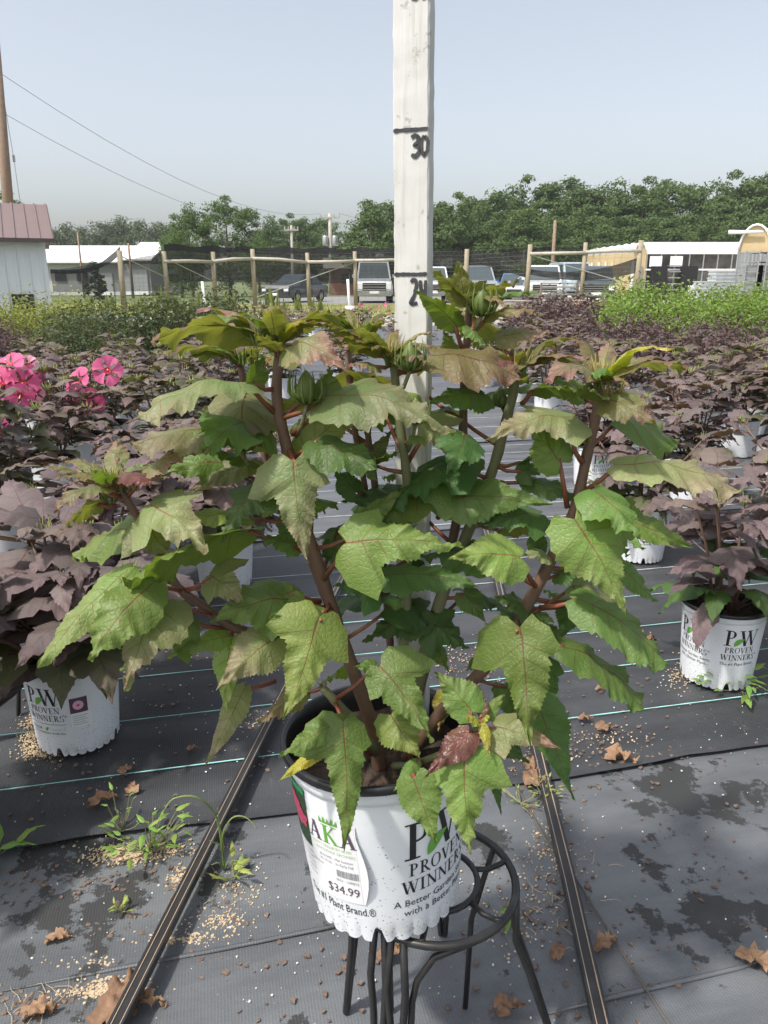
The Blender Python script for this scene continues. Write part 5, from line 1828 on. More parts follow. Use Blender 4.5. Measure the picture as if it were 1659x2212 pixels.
for i, (x, y, c, sz, sx_, sy_, sc_) in enumerate(((663, 872, -8, .034, 640, 942, -5), (886, 800, -5, .030, 858, 850, -2), (898, 915, -5, .028, 880, 975, -2), (1040, 682, 1, .032, 1014, 720, 3), (1085, 880, 3, .02, 1100, 890, 2))):
    o = HP(x, y, c)
    big_bud(hero, o, sz, M['bud'], 70 + i)
    s = HP(sx_, sy_, sc_)
    MB().tube([s, (s + o) / 2 + Vector((0, 0, -.006)), o], [.0028, .0022, .0022], 6).build('bud_stalk', M['stem_green'], hero, True)

# ================================================================== the other plants on the bed
def canon_leaf(kind, m, seed, nu=14, ns=2):
    vs, fs, uvs = leaf_geo(Vector((0, 0, 0)), Vector((1, 0, 0)), UP, .80 if kind != 'N' else .55, kind, .16, .14, .05, .35 * math.sin(seed), seed, nu, ns, .12, .05)
    return MB().add(vs, fs, uvs)
CANON = {}
for mk in ('purple', 'purple_b', 'purple_g', 'dark'):
    CANON[mk] = [canon_leaf(k, None, s).mesh('leaf', M[mk], True) for s, k in enumerate(('L', 'O', 'L', 'N', 'L'))]
LOW = [canon_leaf(k, None, s + 20, 7, 1) for s, k in enumerate(('L', 'O', 'L', 'N'))]
LOWNP = [(np.array([tuple(v) for v in q.v]), q.f, q.uv) for q in LOW]
M['ppet'] = mat('purple_stalk', (.12, .050, .045), .55)

def layout(seed, H=.42, spread=.30, nst=8, leafL=.125, per=7):
    """stems (polylines), leaves (matrix, level 0..1), tips"""
    rg = random.Random(seed)
    stems, leaves, tips, pets = [], [], [], []
    for s in range(nst):
        az = 6.283 * s / nst + rg.uniform(-.35, .35)
        out = spread * (rg.uniform(.25, 1.0) if s % 3 else rg.uniform(.0, .35))
        h = H * rg.uniform(.72, 1.08) * (1 - .18 * out / spread)
        b = Vector((math.cos(az) * .03, math.sin(az) * .03, .205))
        e = Vector((math.cos(az) * out, math.sin(az) * out, .21 + h))
        mid = b.lerp(e, .5) + Vector((-math.cos(az), -math.sin(az), 0)) * out * .10
        pts = [b, mid, e]
        stems.append(pts)
        tips.append(e)
        for k in range(per + 4):
            top = k >= per
            t = 1.0 if top else .22 + .72 * (k + rg.random() * .6) / per
            o = b.lerp(mid, t * 2) if t < .5 else mid.lerp(e, t * 2 - 1)
            la = az + (k * 2.4 + rg.uniform(-.5, .5))
            if rg.random() < .6:
                la = az + rg.uniform(-1.5, 1.5)
            pl = rg.uniform(.03, .085) * (.5 if top else 1)
            pe = o + Vector((math.cos(la) * pl, math.sin(la) * pl, pl * rg.uniform(.2, .7)))
            pets.append((o, pe))
            L = leafL * rg.uniform(.65, 1.2) * (.75 if top else 1)
            dr = rg.uniform(-.65, .05) if not top else rg.uniform(-.35, .3)
            ax = Vector((math.cos(la), math.sin(la), dr)).normalized()
            n = UP + Vector((rg.gauss(0, .22), rg.gauss(0, .22), 0))
            n = (n - ax * n.dot(ax)).normalized()
            m = Matrix((ax * L, n.cross(ax) * L, n * L)).transposed().to_4x4()
            m.translation = pe
            leaves.append((m, t))
    return stems, leaves, tips, pets

def stem_parts(parent, stems, pets, m_stem, r=.0055):
    mb = MB()
    for pts in stems:
        MB().tube(pts, [r, r * .8, r * .6], 7).build('stem', m_stem, parent, True)
    for a, b in pets:
        mb.tube([a, b], [.0022, .0016], 4, cap=False)
    mb.build('leaf_stalks', M['ppet'], parent, kind='stuff')

def near_plant(label, x, y, seed, logo=(), H=.42, spread=.30, nst=8, per=7, leafL=.125, top='purple', mid='purple', low='purple_g', rz=0.0, group=None, tufts=True, skirt=10, sc=.95):
    t = thing('potted_hibiscus', label, 'potted plant', (x, y, .014), rz, group)
    add_pot(t, POT_FINE, logo)
    stems, leaves, tips, pets = layout(seed, H, spread, nst, leafL, per)
    t.scale = (sc,) * 3
    rg = random.Random(seed + 1)
    for k in range(skirt):
        la = 6.283 * k / skirt + rg.uniform(-.3, .3)
        r_, z_ = rg.uniform(.07, .125), rg.uniform(.25, .33)
        pe = Vector((math.cos(la) * r_, math.sin(la) * r_, z_))
        L = leafL * rg.uniform(.75, 1.15)
        ax = Vector((math.cos(la), math.sin(la), rg.uniform(-1.3, -.35))).normalized()
        n_ = UP + Vector((math.cos(la), math.sin(la), 0)) * .5
        n_ = (n_ - ax * n_.dot(ax)).normalized()
        m_ = Matrix((ax * L, n_.cross(ax) * L, n_ * L)).transposed().to_4x4()
        m_.translation = pe
        leaves.append((m_, .3))
        pets.append((Vector((math.cos(la) * .03, math.sin(la) * .03, .22)), pe))
    stem_parts(t, stems, pets, M['stem'])
    for m, lv in leaves:
        mk = (('purple_b' if top == 'purple' else top) if rg.random() < .22 else top) if lv > .7 else (mid if lv > .38 or rg.random() < .3 else low)
        o = put('leaf', rg.choice(CANON[mk]), t)
        o.matrix_basis = m
    if tufts:
        for k, e in enumerate(tips):
            if rg.random() < .8:
                bud_tuft(t, e, 10, .036, M['bud_lime'], seed * 10 + k)
    return t

def joined_foliage(leaves, seed, m_hi, m_lo, cut=.45):
    rg = random.Random(seed)
    mbs = {}
    V, F, U, MI = [], [], [], []
    o = 0
    for m, lv in leaves:
        v, f, uv = rg.choice(LOWNP)
        A = np.array(m)
        q = v @ A[:3, :3].T + A[:3, 3]
        V.append(q)
        F += [tuple(i + o for i in g) for g in f]
        MI += [(2 if rg.random() < .30 else 0) if lv > cut or rg.random() < .35 else 1] * len(f)
        U += uv
        o += len(v)
    mb = MB()
    mb.v = [tuple(map(float, p)) for p in np.concatenate(V)]
    mb.f, mb.uv = F, U
    me = mb.mesh('foliage', m_hi, True)
    me.materials.append(m_lo)
    me.materials.append(M['purple_b'] if m_hi is M['purple'] else M['purple_g'])
    me.polygons.foreach_set('material_index', MI)
    return me
def stems_mesh(stems, pets):
    mb = MB()
    for pts in stems: mb.tube(pts, [.006, .005, .003], 5)
    for a, b in pets: mb.tube([a, b], [.0022, .0016], 3, cap=False)
    return mb.mesh('stems', M['stem'])
def tufts_mesh(tips, seed, m, n=8, size=.036):
    rg = random.Random(seed)
    mb = MB()
    for e in tips:
        if rg.random() < .75:
            for i in range(n):
                a = 6.283 * i / n
                d = Vector((math.cos(a) * .6, math.sin(a) * .6, 1))
                bract(mb, e + Vector((math.cos(a), math.sin(a), 0)) * size * .3, d, size * rg.uniform(.6, 1.1), size * .15, .2, 3)
    return mb.mesh('buds', m)
MIDV = []
for s in range(6):
    st_, lv_, tp_, pt_ = layout(200 + s, .44, .32, 9, .125, 9)
    MIDV.append((joined_foliage(lv_, s, M['purple'] if s % 2 else M['purple_b'], M['purple_g']), stems_mesh(st_, pt_), tufts_mesh(tp_, s, M['bud_lime'])))
def mid_plant(label, x, y, v, group, rz, s=1.0, z=.02, cat='potted plant'):
    t = thing('potted_hibiscus', label, cat, (x, y, z), rz, group)
    pot = put('pot', POT_FAR[0], t)
    put('rim', POT_FAR[1], pot)
    put('soil', POT_FAR[2], pot)
    fo, sm, tm = MIDV[v % len(MIDV)]
    for nm, me in (('foliage', fo), ('stems', sm), ('buds', tm)):
        o = put(nm, me, t, kind='stuff')
        o.scale = (s, s, s)
        if s != 1.0: o.location = (0, 0, .21 * (1 - s))
    return t

PWL = dict(phi=R(-18), z0=.150, k=.92, choice=True)
PWR = dict(phi=R(5), z0=.150, k=.95)
PWR2 = dict(phi=R(-68), z0=.152, k=.95, tag_lines=('A Better Garden Starts', 'with a Better Plant'))
# front left and right neighbours
pl = near_plant('purple maple-leaved hibiscus in a white pot with flowering shrub print and small picture label', -.77, 1.70, 11, (PWL,), .37, .42, 11, 9, .165, 'purple', 'purple', 'purple_g')
lp_ = [c for c in pl.children if c.name.startswith('pot')][0]
mb = MB(); on_pot(mb, [rect(-.020, .022, .125, .168, 6, 4)], R(27), 0, .0009); mb.build('picture_label', M['photo_plum'], lp_)
mb = MB(); on_pot(mb, [([(0, .147)] + [(.013 * math.cos(t), .147 + .013 * math.sin(t)) for t in np.linspace(0, 6.283, 17)[:-1]], [(0, i + 1, (i + 1) % 16 + 1) for i in range(16)])], R(27), 0, .0013); mb.build('flower_print', M['photo_pink'], lp_)
mb = MB(); on_pot(mb, [([(0, .147)] + [(.004 * math.cos(t), .147 + .004 * math.sin(t)) for t in np.linspace(0, 6.283, 9)[:-1]], [(0, i + 1, (i + 1) % 8 + 1) for i in range(8)])], R(27), 0, .0017); mb.build('flower_print', M['photo_red'], lp_)
mb = MB(); on_pot(mb, [rect(-.020, .030, .085, .123, 6, 4)], R(27), 0, .0008); mb.build('text_label', M['paper'], lp_)
mb = MB()
for i in range(5): on_pot(mb, [rect(-.016, .020 - .006 * (i % 2), .115 - i * .006, .117 - i * .006, 4, 1)], R(27), 0, .0013)
mb.build('lettering', M['ink_pale'], lp_)
near_plant('purple-leaved hibiscus in a white pot with a plant brand line, trailing weed at its foot', .965, 2.01, 23, (PWR, PWR2), .46, .30, 8, 7, .135, 'purple', 'purple', 'dark')
near_plant('purple-leaved hibiscus half out of view beside the front left pot, over the bark litter', -.99, 1.22, 31, (), .34, .36, 8, 8, .145, 'purple_g', 'purple_g', 'dark')
near_plant('purple-leaved hibiscus behind the front right pot, by the pale weeds', 1.06, 3.02, 41, (dict(phi=R(-20), z0=.150, k=.95),), .46, .30, 8, 8, .130)
near_plant('purple-leaved hibiscus in a price-labelled white pot at the far end of the aisle', 1.17, 4.20, 43, (dict(phi=R(10), z0=.150, k=.95),), .40, .26, 8, 8, .120)
near_plant('purple-leaved hibiscus with a white pot at the edge of the right block', 1.60, 3.88, 47, (dict(phi=R(15), z0=.150, k=.95),), .48, .32, 9, 8, .130)
near_plant('purple-leaved hibiscus right behind the front left plant', -.92, 2.42, 53, (), .38, .32, 9, 8, .140)
near_plant('purple-leaved hibiscus at the aisle edge behind the low left branch of the large plant', -.60, 2.72, 71, (), .38, .38, 11, 10, .150, skirt=18)
near_plant('purple-leaved hibiscus in the left block, second behind the front left plant', -1.50, 2.30, 59, (), .40, .32, 9, 8, .140)
near_plant('purple-leaved hibiscus at the aisle edge of the left block, third behind the front left plant', -.98, 3.10, 61, (), .36, .30, 9, 8, .130, 'purple', 'purple', 'purple_g')
near_plant('purple-leaved hibiscus deep in the right block beyond the front right pot', 1.62, 2.75, 67, (), .50, .32, 9, 8, .130)
# the rest of the two blocks
rg = random.Random(77)
LB = [(-1.58, 3.0), (-2.15, 2.95), (-1.05, 3.85), (-1.62, 3.75), (-2.2, 3.65), (-2.75, 3.6), (-1.15, 4.65), (-1.72, 4.75), (-2.32, 4.45), (-2.9, 4.35), (-1.25, 5.5), (-1.85, 5.45), (-2.45, 5.3), (-3.05, 5.2), (-3.6, 5.1),
      (-1.35, 6.4), (-2.0, 6.3), (-2.65, 6.2), (-3.3, 6.0), (-1.0, 7.2), (-1.7, 7.3), (-2.4, 7.2), (-.4, 7.7), (-1.1, 8.2), (-.3, 8.7), (-1.3, 9.3), (-.5, 9.8), (.25, 9.4), (-2.0, 8.3)]
rw = rows_of(LB, .62)
for i, (x, y) in enumerate(LB):
    mid_plant('purple hibiscus in the left hand block, %s row back, %s plant from the aisle' % rw[i], x + rg.uniform(-.06, .06), y + rg.uniform(-.08, .08), i, 'potted hibiscus in the left hand block', rg.uniform(0, 6.28), rg.uniform(.85, 1.05))
RB = [(2.15, 3.5), (2.2, 4.2), (2.75, 4.1), (1.75, 4.7), (2.35, 4.9), (2.9, 4.8), (3.4, 5.2), (1.5, 5.4), (2.1, 5.6), (2.7, 5.7), (3.3, 6.0), (1.3, 6.3), (1.9, 6.5), (2.5, 6.6), (1.2, 7.4), (1.8, 7.6), (1.1, 8.4), (1.7, 8.7), (1.2, 9.6), (1.9, 9.9), (2.5, 10.4), (1.3, 10.8)]
rw = rows_of(RB, .62)
for i, (x, y) in enumerate(RB):
    mid_plant('purple hibiscus in the right hand block, %s row back, %s plant from the aisle' % rw[i], x + rg.uniform(-.06, .06), y + rg.uniform(-.08, .08), i + 2, 'potted hibiscus in the right hand block', rg.uniform(0, 6.28), rg.uniform(.85, 1.08))
FBK = [(-2.6 + .95 * (i % 6) + .3 * (i // 6 % 2), 11.2 + 1.3 * (i // 6)) for i in range(24)]
rw = rows_of(FBK, .9)
for i, (x, y) in enumerate(FBK):
    if .6 < x < 1.6 and y < 14: continue
    mid_plant('purple hibiscus in the far rows, %s row, %s place from the aisle' % rw[i], x, y, i, 'potted hibiscus in the far rows', rg.uniform(0, 6.28), rg.uniform(.8, 1.0), .026)

# ---- small-leaved shrubs
def shrub_leaf_mesh(seed, n, rx, h, leaf, m, m2, up=.6, base=.22):
    rg = np.random.default_rng(seed)
    V, F, MI = [], [], []
    ncl = 26
    cl = []
    for c in range(ncl):
        a = rg.uniform(0, 6.28)
        r = rx * math.sqrt(rg.uniform(0, 1))
        z = base + h * rg.uniform(.25, 1.0) * (1 - .45 * (r / rx) ** 2)
        cl.append(np.array([math.cos(a) * r, math.sin(a) * r, z]))
    k = 0
    for i in range(n):
        c = cl[i % ncl]
        d = rg.normal(size=3) * np.array([.075, .075, .085]) * (rx / .3)
        x = c + d
        if x[2] < base - .1: x[2] = base + .05
        n_ = rg.normal(size=3) * .6 + np.array([0, 0, up]) + d * 4
        n_ /= np.linalg.norm(n_)
        t = np.cross(n_, rg.normal(size=3)); t /= np.linalg.norm(t)
        b = np.cross(n_, t)
        s = leaf * rg.uniform(.6, 1.25)
        V += [x - t * s * .5, x - b * s * .26 + n_ * s * .06, x + t * s * .6 - n_ * s * .15, x + b * s * .26 + n_ * s * .06]
        F += [(k, k + 1, k + 2), (k, k + 2, k + 3)]
        MI += [0, 0] if rg.random() < .7 else [1, 1]
        k += 4
    mb = MB()
    mb.v = [tuple(map(float, p)) for p in V]
    mb.f = F
    me = mb.mesh('foliage', m)
    me.materials.append(m2)
    me.polygons.foreach_set('material_index', MI)
    sm = MB()
    for c in cl:
        sm.tube([(0, 0, .2), (c[0] * .4, c[1] * .4, .2 + (c[2] - .2) * .55), tuple(c)], [.006, .005, .002], 4)
    return me, sm.mesh('stems', M['stem'])
def simple_leaf(name, a, b, tr):
    return mat(name, a, .55, noise=(14, .6, b), trans=(.28, tr), spec=.35)
M['sl_lime'] = simple_leaf('shrub_lime', (.145, .235, .040), (.20, .29, .06), (.38, .50, .08))
M['sl_lime2'] = simple_leaf('shrub_lime_deep', (.09, .165, .03), (.14, .21, .05), (.28, .40, .06))
M['sl_plum'] = simple_leaf('shrub_plum', (.115, .080, .080), (.16, .115, .112), (.16, .07, .06))
M['sl_plum2'] = simple_leaf('shrub_plum_deep', (.07, .056, .05), (.10, .08, .072), (.10, .06, .05))
M['sl_green'] = simple_leaf('shrub_green', (.058, .080, .034), (.095, .10, .05), (.14, .20, .05))
M['sl_green2'] = simple_leaf('shrub_green_deep', (.04, .062, .027), (.06, .075, .035), (.10, .15, .04))
M['sl_gold'] = simple_leaf('shrub_gold', (.21, .25, .045), (.28, .28, .06), (.45, .48, .09))
M['sl_gold2'] = simple_leaf('shrub_gold_deep', (.13, .18, .035), (.18, .21, .05), (.3, .36, .06))
SHR = {'lime': [shrub_leaf_mesh(1 + i, 1500, .42, .72, .060, M['sl_lime'], M['sl_lime2']) for i in range(3)],
       'plum': [shrub_leaf_mesh(11 + i, 1400, .46, .50, .066, M['sl_plum'], M['sl_plum2']) for i in range(3)],
       'green': [shrub_leaf_mesh(21 + i, 1500, .44, .70, .060, M['sl_green'], M['sl_green2']) for i in range(3)],
       'gold': [shrub_leaf_mesh(31 + i, 1300, .46, .50, .050, M['sl_gold'], M['sl_gold2']) for i in range(2)]}
def shrub(kind, name, label, x, y, i, group, s=1.0, white=True):
    t = thing(name, label, 'potted shrub', (x, y, .024), i * 1.7, group)
    pot = put('pot', POT_FAR[0], t)
    put('rim', POT_FAR[1], pot)
    put('soil', POT_FAR[2], pot)
    me, sm = SHR[kind][i % len(SHR[kind])]
    for nm, q in (('foliage', me), ('stems', sm)):
        o = put(nm, q, t, kind='stuff')
        o.scale = (s, s, s)
        if s != 1: o.location = (0, 0, .2 * (1 - s))
k = 0
for j in range(4):
    for i in range(9):
        x, y = 2.45 + i * .74 + .25 * (j % 2) + j * .22, 8.3 + j * .95
        shrub('lime', 'leafy_shrub', 'bright lime green leafy shrub before the stone yard, %s row, %s from the aisle' % (ORD[j + 1], ORD[i + 1]), x + .5, y + 1.2, k, 'lime green shrubs before the stone yard', rg.uniform(.9, 1.12))
        k += 1
for j in range(3):
    for i in range(8):
        x, y = 2.25 + i * .72 + .2 * (j % 2), 6.9 + j * .95 - i * .10
        shrub('plum', 'plum_shrub', 'dark plum shrub before the lime shrubs, %s row, %s from the aisle' % (ORD[j + 1], ORD[i + 1]), x, y, k, 'plum shrubs before the lime green shrubs', rg.uniform(.74, .9))
        k += 1
for i, (x, y) in enumerate([(1.95, 12.0), (2.5, 12.4), (3.05, 12.2), (2.2, 13.2), (2.9, 13.4)]):
    shrub('plum', 'plum_shrub', 'dark plum shrub below the pallets, %s from the aisle' % ORD[i + 1], x + .4, y, i, 'plum shrubs below the pallets', 1.05)
GS = [(-3.35, 8.5, .8), (-2.85, 8.5, .82), (-2.35, 8.7, 1.0), (-3.5, 9.5, .85), (-3.05, 9.4, .85), (-2.5, 9.6, 1.05), (-2.0, 9.8, 1.0), (-2.85, 7.7, .72), (-3.3, 7.8, .68), (-1.95, 9.0, .8)]
rw = rows_of(GS, .6)
for i, (x, y, s) in enumerate(GS):
    shrub('green', 'green_shrub', 'dark green twiggy shrub beyond the pink flowers, %s row, %s from the aisle' % rw[i], x, y, i, 'dark green shrubs beyond the pink flowers', s)
GS = [(-6.1, 11.6), (-5.5, 11.2), (-5.0, 11.5), (-5.8, 12.6), (-5.2, 12.5), (-6.6, 12.2), (-4.6, 12.2), (-6.0, 10.7)]
rw = rows_of(GS, .6)
for i, (x, y) in enumerate(GS):
    shrub('gold', 'golden_shrub', 'yellow-green shrub before the shed, %s row, %s from the aisle' % rw[i], x, y, i, 'yellow-green shrubs before the shed', 1.05)
for i, (x, y) in enumerate([(-4.6, 8.9), (-4.1, 8.3), (-4.9, 9.6), (-4.3, 7.6)]):
    shrub('plum', 'plum_shrub', 'low blackish plum shrub between golden and dark green shrubs, %s counted from the hibiscus block' % ORD[(2, 3, 4, 1)[i]], x, y, i, 'low plum shrubs at the left', .72)

# ---- pink flowers
M['petal'] = mat('petal_pink', (.62, .085, .23), .55, noise=(22, .6, (.74, .16, .33)), trans=(.3, (.85, .16, .36)), bump=(60, .4, .004))
M['petal_pale'] = mat('petal_pale_pink', (.68, .26, .38), .55, noise=(22, .6, (.76, .38, .48)), trans=(.3, (.8, .4, .5)))
M['eye'] = mat('flower_eye', (.45, .015, .05), .5)
M['stamen'] = mat('stamen_cream', (.75, .62, .30), .6)
def petal_mesh(m, seed):
    mb = MB()
    vs, fs = [], []
    nu, nv = 8, 8
    for i in range(nu + 1):
        u = i / nu
        wd_ = .62 * (u ** .6) * (1 - .0 * u)
        for j in range(nv + 1):
            v = j / nv * 2 - 1
            a = v * wd_
            r = u * (1 - .10 * v * v) * (1 + .02 * math.sin(v * 9 + seed))
            vs.append((r * math.cos(a), r * math.sin(a), .16 * u + .12 * u * u * v * v - .10 * u ** 3 + .025 * u * math.sin(v * 7 + seed) + .03 * v))
    for i in range(nu):
        for j in range(nv):
            k = i * (nv + 1) + j
            fs.append((k, k + 1, k + nv + 2, k + nv + 1))
    return mb.add(vs, fs).mesh('petal', m, True)
PET = [petal_mesh(M['petal'], s) for s in range(3)]
PETP = [petal_mesh(M['petal_pale'], s) for s in range(2)]
EYE = MB().lathe([(0, .03), (.13, .05), (.22, .085)], 14).mesh('eye', M['eye'], True)
STM = MB().tube([(0, 0, .0), (0, 0, .3), (0.02, 0, .55)], [.035, .03, .05], 8).mesh('stamen', M['stamen'], True)
def flower(parent, wp, facing, R_, pale=False, stalk=True):
    f = bpy.data.objects.new('flower', None)
    COL.objects.link(f)
    f.parent = parent
    f.empty_display_size = .02
    q = facing.normalized().to_track_quat('Z', 'Y')
    f.location = wp - Vector(parent.location)
    f.rotation_euler = q.to_euler()
    f.scale = (R_,) * 3
    for k in range(5):
        o = put('petal', (PETP if pale else PET)[k % 2], f)
        o.rotation_euler = (0, 0, k * 2 * math.pi / 5)
    put('eye', EYE, f)
    put('stamen', STM, f)
    if stalk:
        mb = MB()
        b = wp - Vector(parent.location)
        mb.tube([b - facing.normalized() * .005, b - facing.normalized() * .05 - UP * .03, Vector((b.x * .4, b.y * .4, max(.25, b.z - .3)))], [.006, .004, .004], 5)
        mb.build('flower_stalk', M['stem_green'], parent)
fp = []
for lab, x, y in (('hibiscus with a wide open pink flower beside drooping pink blooms', -1.74, 4.38), ('hibiscus crowned with several crowded pink blooms', -2.30, 4.15)):
    t = mid_plant(lab, x, y, 3 if x > -2 else 5, None, 1.0, 1.0)
    t.rotation_euler = (0, 0, 0)
    fp.append(t)
for px, py, Y, fx, fy, fz, r, pale, pi in ((232, 801, 4.05, .35, -1, .25, .080, 0, 0), (172, 822, 4.02, -.5, -.8, .5, .076, 0, 0), (152, 848, 3.95, -1, -.7, .2, .068, 0, 0), (192, 862, 3.95, .2, -.9, -.5, .078, 0, 0), (205, 876, 3.92, .6, -.8, -.4, .055, 0, 0), (168, 846, 3.90, -.2, -1, -.1, .045, 1, 0),
        (22, 790, 3.80, -.2, -.7, .8, .080, 0, 1), (8, 830, 3.70, -.4, -.9, .2, .080, 0, 1), (48, 828, 3.70, .4, -.9, .1, .080, 0, 1), (68, 818, 3.80, .8, -.7, .3, .070, 0, 1), (44, 852, 3.65, .2, -.9, -.4, .066, 0, 1), (78, 850, 3.72, .5, -1, .0, .042, 1, 1), (62, 788, 3.85, .3, -.8, .5, .050, 1, 1), (-2, 925, 3.4, .3, -1, -.2, .055, 0, 1)):
    flower(fp[pi], P(px, py, Y), Vector((fx, fy, fz)), r, bool(pale))
# flowering plants in the far rows: small pink blooms
FBm = {}
t0 = [o for o in COL.objects if o.name.startswith('potted_hibiscus') and o.get('group') == 'potted hibiscus in the far rows']
for i in range(9):
    px = 742 + i * 12 + rg.uniform(-4, 4)
    Y = rg.uniform(14.5, 16.0)
    w = P(px, 655 + rg.uniform(0, 24), Y)
    par = min(t0, key=lambda o: (Vector(o.location) - Vector((w.x, w.y, 0))).length)
    w = Vector((w.x, w.y, min(max(w.z, .55), .85)))
    f = bpy.data.objects.new('flower', PET[0]); COL.objects.link(f); f.parent = par
    mloc = w - Vector(par.location)
    mm = Matrix.Rotation(-par.rotation_euler.z, 4, 'Z')
    f.location = mm @ mloc
    f.rotation_euler = (R(70), 0, rg.uniform(0, 6)); f.scale = (.1, .1, .1)
    MB().tube([mm @ mloc, mm @ Vector((mloc.x * .3, mloc.y * .3, .4))], .005, 4).build('flower_stalk', M['stem_green'], par)

# ================================================================== things on the fabric
# two black strap rails
M['strap'] = mat('black_strap', (.020, .019, .019), .34, noise=(30, .5, (.032, .030, .028)))
M['strap_glint'] = mat('strap_edge_highlight', (.40, .31, .23), .5)  # tan strips paint the highlights along the strap's edges
def rail(label, pts, z, w, extra):
    p = [G(x, y, z) for x, y in pts]
    a, b = p[0], p[-1]
    d = (b - a).normalized()
    p = [a - d * .5] + p + [b + d * extra]
    t = thing('strap_rail', label, 'rail', (p[0].x, p[0].y, 0))
    o = Vector((p[0].x, p[0].y, 0))
    def side(i):
        q = (p[min(i + 1, len(p) - 1)] - p[max(i - 1, 0)]).normalized()
        return Vector((q.y, -q.x, 0))
    def strip(w0, w1, z0, z1, nm, m):
        mb = MB()
        vs, fs = [], []
        for i in range(len(p)):
            s = side(i)
            for ww, zz in ((w0, z0), (w1, z0), (w1, z1), (w0, z1)):
                vs.append(p[i] - o + s * ww + UP * zz)
        for i in range(len(p) - 1):
            for k in range(4):
                fs.append((i * 4 + k, i * 4 + (k + 1) % 4, i * 4 + 4 + (k + 1) % 4, i * 4 + 4 + k))
        fs += [(3, 2, 1, 0), tuple(len(p) * 4 - 4 + k for k in range(4))]
        mb.add(vs, fs).build(nm, m, t)
    strip(-w / 2, w / 2, -.006, 0, 'band', M['strap'])
    e = .0014
    strip(-w / 2 - .0025, -w / 2 + e, -.012, .0035, 'flange', M['strap'])
    strip(w / 2 - e, w / 2 + .0025, -.012, .0035, 'flange', M['strap'])
    strip(-w / 2 + e + .0002, -w / 2 + e + .0020, .0002, .0016, 'edge_highlight', M['strap_glint'])
    strip(w / 2 - e - .0020, w / 2 - e - .0002, .0002, .0016, 'edge_highlight', M['strap_glint'])
    for f in (.02, .35, .68, .97):
        q = (p[0] - o).lerp(p[-1] - o, f)
        MB().tube([(q.x, q.y, -.01), (q.x, q.y, z - .004)], .004, 6).build('stake', M['strap'], t)
rail('black strap rail running past the grass weed, left of the stand', [(250, 2212), (390, 1935), (575, 1570)], .045, .019, 1.4)
rail('black strap rail running past the fallen leaves, right of the stand', [(1300, 2212), (1230, 1900), (1175, 1680)], .030, .021, 2.6)
# thin wire beside the right rail
w_ = MB().tube([G(x, y, .008) for x, y in ((1112, 1690), (1180, 1815), (1245, 1900), (1320, 2020), (1440, 2205), (1500, 2290))], .0022, 5).build('loose_wire', mat('rusty_wire', (.10, .085, .07), .7))
tag(w_, 'thin rusty wire lying across the fabric beside the rail', 'wire')
# black irrigation pipe and coupling by the front left pot
ip = thing('irrigation_pipe', 'black irrigation pipe with coupling beside the front left pot', 'pipe', G(40, 1480))
o_ = Vector(ip.location)
MB().tube([P(-60, 1560, 1.66) - o_, P(20, 1500, 1.70) - o_, P(85, 1438, 1.76) - o_], .012, 10).build('tube', M['potblack'], ip, True)
MB().tube([P(22, 1448, 1.80) - o_, P(60, 1440, 1.80) - o_], .030, 14).build('coupling', M['potblack'], ip, True)
MB().tube([P(40, 1440, 1.80) - o_, P(40, 1600, 1.80) - o_], .006, 6).build('riser', M['potblack'], ip, True)
hs = MB().tube([P(x, y, Y) for x, y, Y in ((1290, 738, 9.0), (1310, 745, 8.8), (1340, 747, 8.7), (1375, 744, 8.6))], .02, 6).build('hose', M['potblack'])
tag(hs, 'grey black hose curving between the white pots', 'hose')
hs.location.z = .06 - min(v.co.z for v in hs.data.vertices)
hs = MB().tube([G(1470, 770, .06), G(1520, 782, .06), G(1580, 796, .06), G(1640, 800, .06)], .02, 6).build('hose', M['potblack'])
tag(hs, 'black hose lying in front of the plum shrubs', 'hose')

# dried fallen leaves
M['dry'] = mat('dry_leaf', (.22, .125, .070), .75, noise=(45, .7, (.36, .23, .14)), trans=(.15, (.4, .2, .08)), bump=(70, .6, .006))
M['dry2'] = mat('dry_leaf_dark', (.15, .085, .05), .8, noise=(45, .7, (.24, .14, .08)), bump=(70, .6, .006))
def dry_leaf(label, px, py, size, ang, seed, m, kind='O', z=.004):
    rg = random.Random(seed)
    g = G(px, py, z)
    o = put('fallen_leaf', None) if 0 else None
    L = size / FPX * (g.y * CT + (HC - z) * ST)
    d = Vector((math.cos(ang), math.sin(ang), 0))
    vs, fs, uvs = leaf_geo(-d * L / 2, d * L / 2, UP + Vector((rg.uniform(-.3, .3), rg.uniform(-.3, .3), 0)), L * .8, kind, .16, .25, .16, rg.uniform(-1.2, 1.2), seed, 18, 4, -.5, .10)
    vs = [v + Vector((0, 0, 1)) * (.10 * L * math.sin(v.x * 140 / L * .12 + seed) * math.sin(v.y * 150 / L * .12 + seed)) + Vector((rg.gauss(0, .012), rg.gauss(0, .012), rg.gauss(0, .02))) * L for v in vs]
    zm = min(v.z for v in vs)
    vs = [Vector((v.x, v.y, max(0.0005, (v.z - zm) * .8))) for v in vs]
    ob = MB().add(vs, fs, uvs).build('fallen_leaf', m, smooth=True)
    ob.location = g
    tag(ob, label, 'dry leaf')
